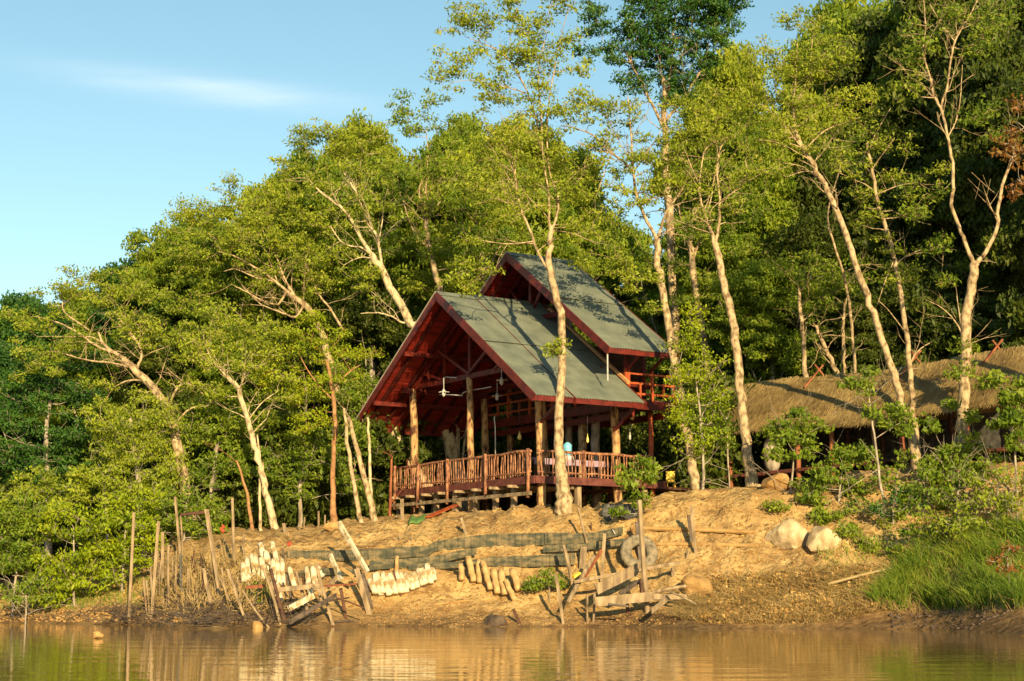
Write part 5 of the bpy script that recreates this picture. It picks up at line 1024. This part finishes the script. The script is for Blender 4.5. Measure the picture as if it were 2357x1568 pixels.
JT = [  # column, distance, row of the top, kind, leaf, width factor, label
 (-60, 78, 760, 1, 'leaf_dark', 1.0, 'dark green tree at the far left skyline'), (60, 80, 730, 1, 'leaf_dark', 1.0, 'skyline tree at the left with feathery dark top'), (170, 82, 700, 0, 'leaf_mid', 1.0, 'skyline tree behind the gnarled limbs'),
 (300, 80, 640, 1, 'leaf_dark', 1.0, 'dark crown poking above the gnarled tree'), (400, 79, 570, 1, 'leaf_mid', 1.0, 'green crown left of the spreading tree'), (230, 75, 800, 0, 'leaf_mid', 1.1, 'shaded tree under the gnarled limbs'),
 (60, 76, 850, 1, 'leaf_dark', 1.0, 'lower dark tree at the far left'), (370, 76, 760, 0, 'leaf_forest', 1.1, 'shaded tree right of the gnarled trunk'), (500, 77, 580, 1, 'leaf_mid', 1.0, 'tree behind the spreading cream limbs'),
 (620, 80, 500, 1, 'leaf_olive', 1.0, 'olive tree behind the spreading tree'), (560, 74, 800, 0, 'leaf_mid', 1.0, 'tree behind the speckled trunk'), (720, 80, 440, 1, 'leaf_mid', 1.0, 'tree behind the large cream-limbed tree'),
 (700, 75, 760, 0, 'leaf_forest', 1.0, 'shaded tree behind the bright yellow-green tree'), (830, 82, 430, 1, 'leaf_mid', 1.0, 'high tree left above the lower roof'), (850, 76, 660, 0, 'leaf_forest', 1.0, 'shaded tree behind the left roof edge'),
 (930, 84, 430, 2, 'leaf_mid', 1.1, 'high tree behind the upright thin-limbed tree'), (980, 78, 760, 0, 'leaf_forest', 1.2, 'dark tree seen under the left eave'), (1040, 84, 400, 2, 'leaf_olive', 1.2, 'high olive tree behind the lower roof apex'),
 (1150, 84, 420, 2, 'leaf_mid', 1.2, 'high tree left of the upper gable'), (1120, 77, 860, 0, 'leaf_forest', 1.1, 'dark tree seen through the deck posts'), (1260, 86, 480, 2, 'leaf_mid', 1.1, 'high tree above the upper roof ridge'),
 (1280, 79, 880, 0, 'leaf_forest', 1.2, 'dark tree seen behind the water dispenser'), (1420, 80, 820, 0, 'leaf_forest', 1.2, 'dark tree behind the right part of the deck'), (1400, 88, 560, 1, 'leaf_mid', .8, 'tree just above the right end of the upper roof'),
 (1560, 84, 480, 0, 'leaf_mid', 1.0, 'dark tree in the gap right of the upper roof'), (1660, 80, 520, 2, 'leaf_mid', 1.0, 'tree behind the leaning stubby-topped trunk'), (1650, 74, 880, 0, 'leaf_forest', 1.0, 'dark low tree behind the leaning stubby-topped trunk'),
 (560, 84, 600, 1, 'leaf_olive', 1.1, 'pale olive tree deep behind the spreading limbs'), (430, 86, 650, 1, 'leaf_mid', 1.1, 'mid green tree deep behind the gnarled limbs'), (660, 86, 470, 1, 'leaf_olive', 1.0, 'pale olive tree deep left of the cream-limbed tree'), (840, 88, 370, 1, 'leaf_olive', 1.0, 'pale olive tree deep behind the large cream-limbed tree'), (1330, 92, 400, 2, 'leaf_olive', .9, 'airy high tree above the upper gable peak'), (1480, 94, 600, 2, 'leaf_olive', .8, 'airy high tree right of the upper roof'), (1180, 88, 330, 2, 'leaf_olive', 1.0, 'high tree between the lower roof apex and the upper gable'), (1060, 88, 330, 2, 'leaf_mid', 1.0, 'high tree straight above the lower roof'), (1690, 90, 170, 2, 'leaf_olive', .9, 'high airy tree left of the slanting crown'), (1620, 92, 330, 2, 'leaf_mid', .9, 'high tree below the dark bushy crown'), (1760, 82, 330, 2, 'leaf_mid', 1.1, 'tall tree right of the leaning stubby-topped trunk'), (1780, 74, 640, 1, 'leaf_mid', 1.0, 'leafy tree above the left end of the thatch'), (1880, 76, 560, 1, 'leaf_forest', 1.0, 'leafy tree behind the slanting trunk'),
 (1860, 84, 260, 2, 'leaf_olive', 1.1, 'tall tree behind the slanting trunk top'), (1980, 80, 330, 0, 'leaf_forest', 1.1, 'dark tree behind the thin pale trunk'), (1990, 72, 700, 1, 'leaf_forest', .9, 'low tree above the middle of the thatch'),
 (2060, 86, 100, 2, 'leaf_forest', 1.3, 'very tall dark tree left of the stout pale tree'), (2080, 75, 520, 0, 'leaf_forest', 1.0, 'dark tree behind the upper thatch ridge'), (2180, 84, 20, 2, 'leaf_mid', 1.3, 'very tall dark tree behind the stout pale tree'),
 (2200, 74, 380, 0, 'leaf_forest', 1.2, 'dark tree between the limbs of the stout pale tree'), (2300, 80, -40, 2, 'leaf_forest', 1.3, 'very tall dark tree in the top right corner'), (2330, 70, 330, 0, 'leaf_forest', 1.2, 'dark tree at the right edge behind the reddish branch'),
 (2430, 74, 0, 2, 'leaf_forest', 1.3, 'very tall dark tree past the right edge'), (1970, 90, 60, 2, 'leaf_mid', 1.2, 'tall tree top behind the slanting crown'), (2120, 72, 640, 0, 'leaf_forest', 1.0, 'low dark tree right above the thatch'), (2290, 69, 620, 0, 'leaf_forest', 1.0, 'low dark tree above the right end of the thatch'), (2080, 80, 300, 2, 'leaf_forest', 1.3, 'dark tree filling the gap right of the thin pale trunk')]
for i, (u, Y, vt, kd, lf, wf, lab) in enumerate(JT):
    x = (u-1178.5)/FOC*Y; zt = P(u, vt, Y)[2]; zb = ground(x, Y)-.3; h = (zt-zb)/PH; wf_ = wf*.72*(.6+.4*h)*1.05
    if i < 3:
        r = PR[i]; 
    if i < 3:
        r = PR[i]; r.location = (x, Y, zb); r.scale = (wf_, wf_, h); r['label'] = lab
        for ch in r.children:
            if ch.name.startswith('crown'): ch.material_slots[0].link = 'OBJECT'; ch.material_slots[0].material = MAT[lf]
    else: copy_tree(PR[kd], (x, Y, zb), (wf_, wf_, h), rng.uniform(0, 6.28), lab, lf)
# bare trunks seen above the thatch
for tr, lab, Y in [([(1857, 900, .16), (1852, 820, .13), (1845, 740, .11), (1838, 660, .07)], 'bare pale trunk standing above the left half of the thatch', 69.5), ([(1938, 900, .16), (1918, 840, .13), (1895, 790, .11), (1878, 750, .08)], 'pale trunk leaning left above the thatch ridge', 70), ([(1942, 890, .13), (1940, 820, .11), (1941, 760, .09), (1944, 700, .05)], 'upright pale trunk right of the left-leaning one above the ridge', 70.3), ([(1970, 900, .09), (1962, 780, .08), (1950, 670, .07), (1932, 600, .06), (1905, 500, .05), (1930, 400, .035)], 'very thin long trunk rising above the middle of the thatch', 69), ([(2268, 840, .10), (2260, 740, .09), (2245, 660, .07)], 'shaded thin trunk behind the stout pale tree', 69)]:
    u, v = tr[-1][0], tr[-1][1]
    tree('forest_tree', lab, 'tree', Y, tr, [], [(u, v-30, 40), (u-30, v-60, 40), (u+30, v-70, 40)], leaf='leaf_mid', dens=1.0, nper=45, size=.16, px=55)
rplant('dense tangled bush below the stout pale tree', 55.6, [(2200, 1180, .04), (2205, 1130, .03)], [(2120, 1110, 34), (2170, 1150, 36), (2230, 1130, 38), (2270, 1060, 32), (2200, 1090, 36), (2090, 1160, 26)], leaf='leaf_mid', size=.16, nper=44, dens=1.8)
rplant('yellowish bush at the picture edge above the tall grass', 53.6, [(2340, 1230, .04), (2342, 1180, .03)], [(2330, 1170, 36), (2290, 1150, 32), (2360, 1110, 36), (2250, 1210, 26), (2340, 1220, 30), (2200, 1225, 22)], leaf='leaf_olive', size=.14, nper=50, dens=1.9)
rplant('low bush spreading over the bank right of the thatch posts', 57.6, [(2060, 1130, .04), (2065, 1090, .03)], [(2040, 1090, 26), (2080, 1060, 26), (2010, 1120, 24), (2070, 1130, 26), (2000, 1040, 22)], leaf='leaf_mid', size=.15, nper=60, dens=2.2)
rplant('half dead brown shrub among the green bushes of the right bank', 54.9, [(2250, 1200, .04), (2252, 1160, .03)], [(2240, 1180, 22), (2275, 1190, 26), (2310, 1215, 24), (2180, 1210, 20), (2130, 1205, 18)], leaf='dry_leaf', size=.12, nper=60, dens=2.2)
rplant('low green shrub on the shaded slope above the boulders', 56.2, [(1990, 1190, .03), (1990, 1160, .02)], [(1975, 1160, 22), (2005, 1180, 22), (1950, 1180, 16), (2030, 1200, 18), (1960, 1215, 14)], leaf='leaf_mid', size=.13, nper=60, dens=2.2)
rplant('wide green bush just above the tall grass mound', 53, [(2180, 1245, .03), (2182, 1215, .02)], [(2140, 1215, 24), (2180, 1205, 28), (2225, 1205, 28), (2110, 1235, 18), (2265, 1215, 26), (2080, 1225, 16)], leaf='leaf_mid', size=.13, nper=60, dens=2.2)
rplant('rounded dark green bush at the foot of the slender sapling', 55, [(2055, 1175, .03), (2058, 1150, .02)], [(2060, 1150, 24), (2095, 1165, 22), (2030, 1170, 16), (2120, 1140, 24)], leaf='leaf_dark', size=.13, nper=60, dens=2.2)
# trees added just outside the right edge as occluders, to shade the right side
for i, (x, Y, h, wf_) in enumerate([(22.5, 62, 1.15, .9), (24.5, 55, 1.1, 1.0), (21.5, 70, 1.3, .9)]):
    copy_tree(PR[0], (x, Y, 5.0), (wf_, wf_, h), i*2.0, ['tree outside the right edge beside the thatch', 'tree outside the right edge near the bank', 'tree outside the right edge behind the thatch'][i], 'leaf_forest')

def bproto(label, leaf, seed):
    rr = random.Random(seed); bl = [(1178+rr.uniform(-70, 70), 1150-rr.uniform(10, 120), rr.uniform(25, 42), rr.uniform(-1.5, 1.5)) for _ in range(14)]
    return tree('understorey_bush', label, 'bush', 90, [(1178, 1150, .08), (1176, 1100, .07), (1180, 1030, .04)], [], bl, bark='bark_grey', leaf=leaf, dens=1.3, nper=40, size=.24, px=42.4, rc=(.4, .7), sink=False, group='understorey bushes under the forest trees')
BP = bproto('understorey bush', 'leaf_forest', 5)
UB = [(-40, 70), (60, 71), (160, 70), (260, 71), (350, 70), (440, 71), (520, 70), (600, 72), (670, 71), (740, 72), (810, 71), (880, 74), (950, 75), (1020, 74.5), (1090, 75), (1160, 74), (1230, 73.5), (1300, 73), (1370, 73), (1440, 72), (1510, 71.5), (1580, 70), (1650, 69), (1720, 73), (1800, 73), (1880, 72), (1960, 71), (2040, 70), (2120, 70), (2200, 69), (2280, 68), (2360, 66), (640, 77), (780, 78), (920, 80), (480, 77), (320, 78)]
UL = ['at the far left edge', 'behind the left edge bush', 'behind the bright tumbling bush', 'behind the rounded green bush', 'behind the gnarled trunk', 'behind the leftmost tall stakes', 'left of the speckled trunk', 'just behind the speckled trunk', 'right of the speckled trunk', 'left of the red trunk', 'right of the red trunk', 'behind the slim trunks beside the deck', 'behind the left end of the deck', 'under the left eave', 'behind the white multi-stemmed trunk', 'behind the middle deck posts', 'behind the patchy corner post', 'behind the tallest slender tree', 'behind the water dispenser', 'behind the right deck post', 'behind the orange post', 'behind the low platform', 'behind the bright leafy bush tree', 'behind the left end of the thatch', 'behind the clay jar', 'behind the first red thatch posts', 'behind the middle of the thatch', 'behind the crossing trunks', 'behind the third red post', 'behind the stout pale tree', 'behind the right end of the thatch', 'past the right edge', 'deeper in behind the speckled trunk', 'deeper in behind the red trunk', 'deeper in behind the left deck', 'deeper in behind the stakes', 'deeper in behind the gnarled trunk']
for i, ((u, Y), lb) in enumerate(zip(UB, UL)):
    x = (u-1178.5)/FOC*Y; z = ground(x, Y)-.3; k = rng.uniform(.95, 1.35)
    if i == 0: BP.location = (x, Y, z); BP['label'] = 'shaded understorey bush '+lb
    else: copy_tree(BP, (x, Y, z), (k, k, k*rng.uniform(.9, 1.2)), rng.uniform(0, 6.28), 'shaded understorey bush '+lb)
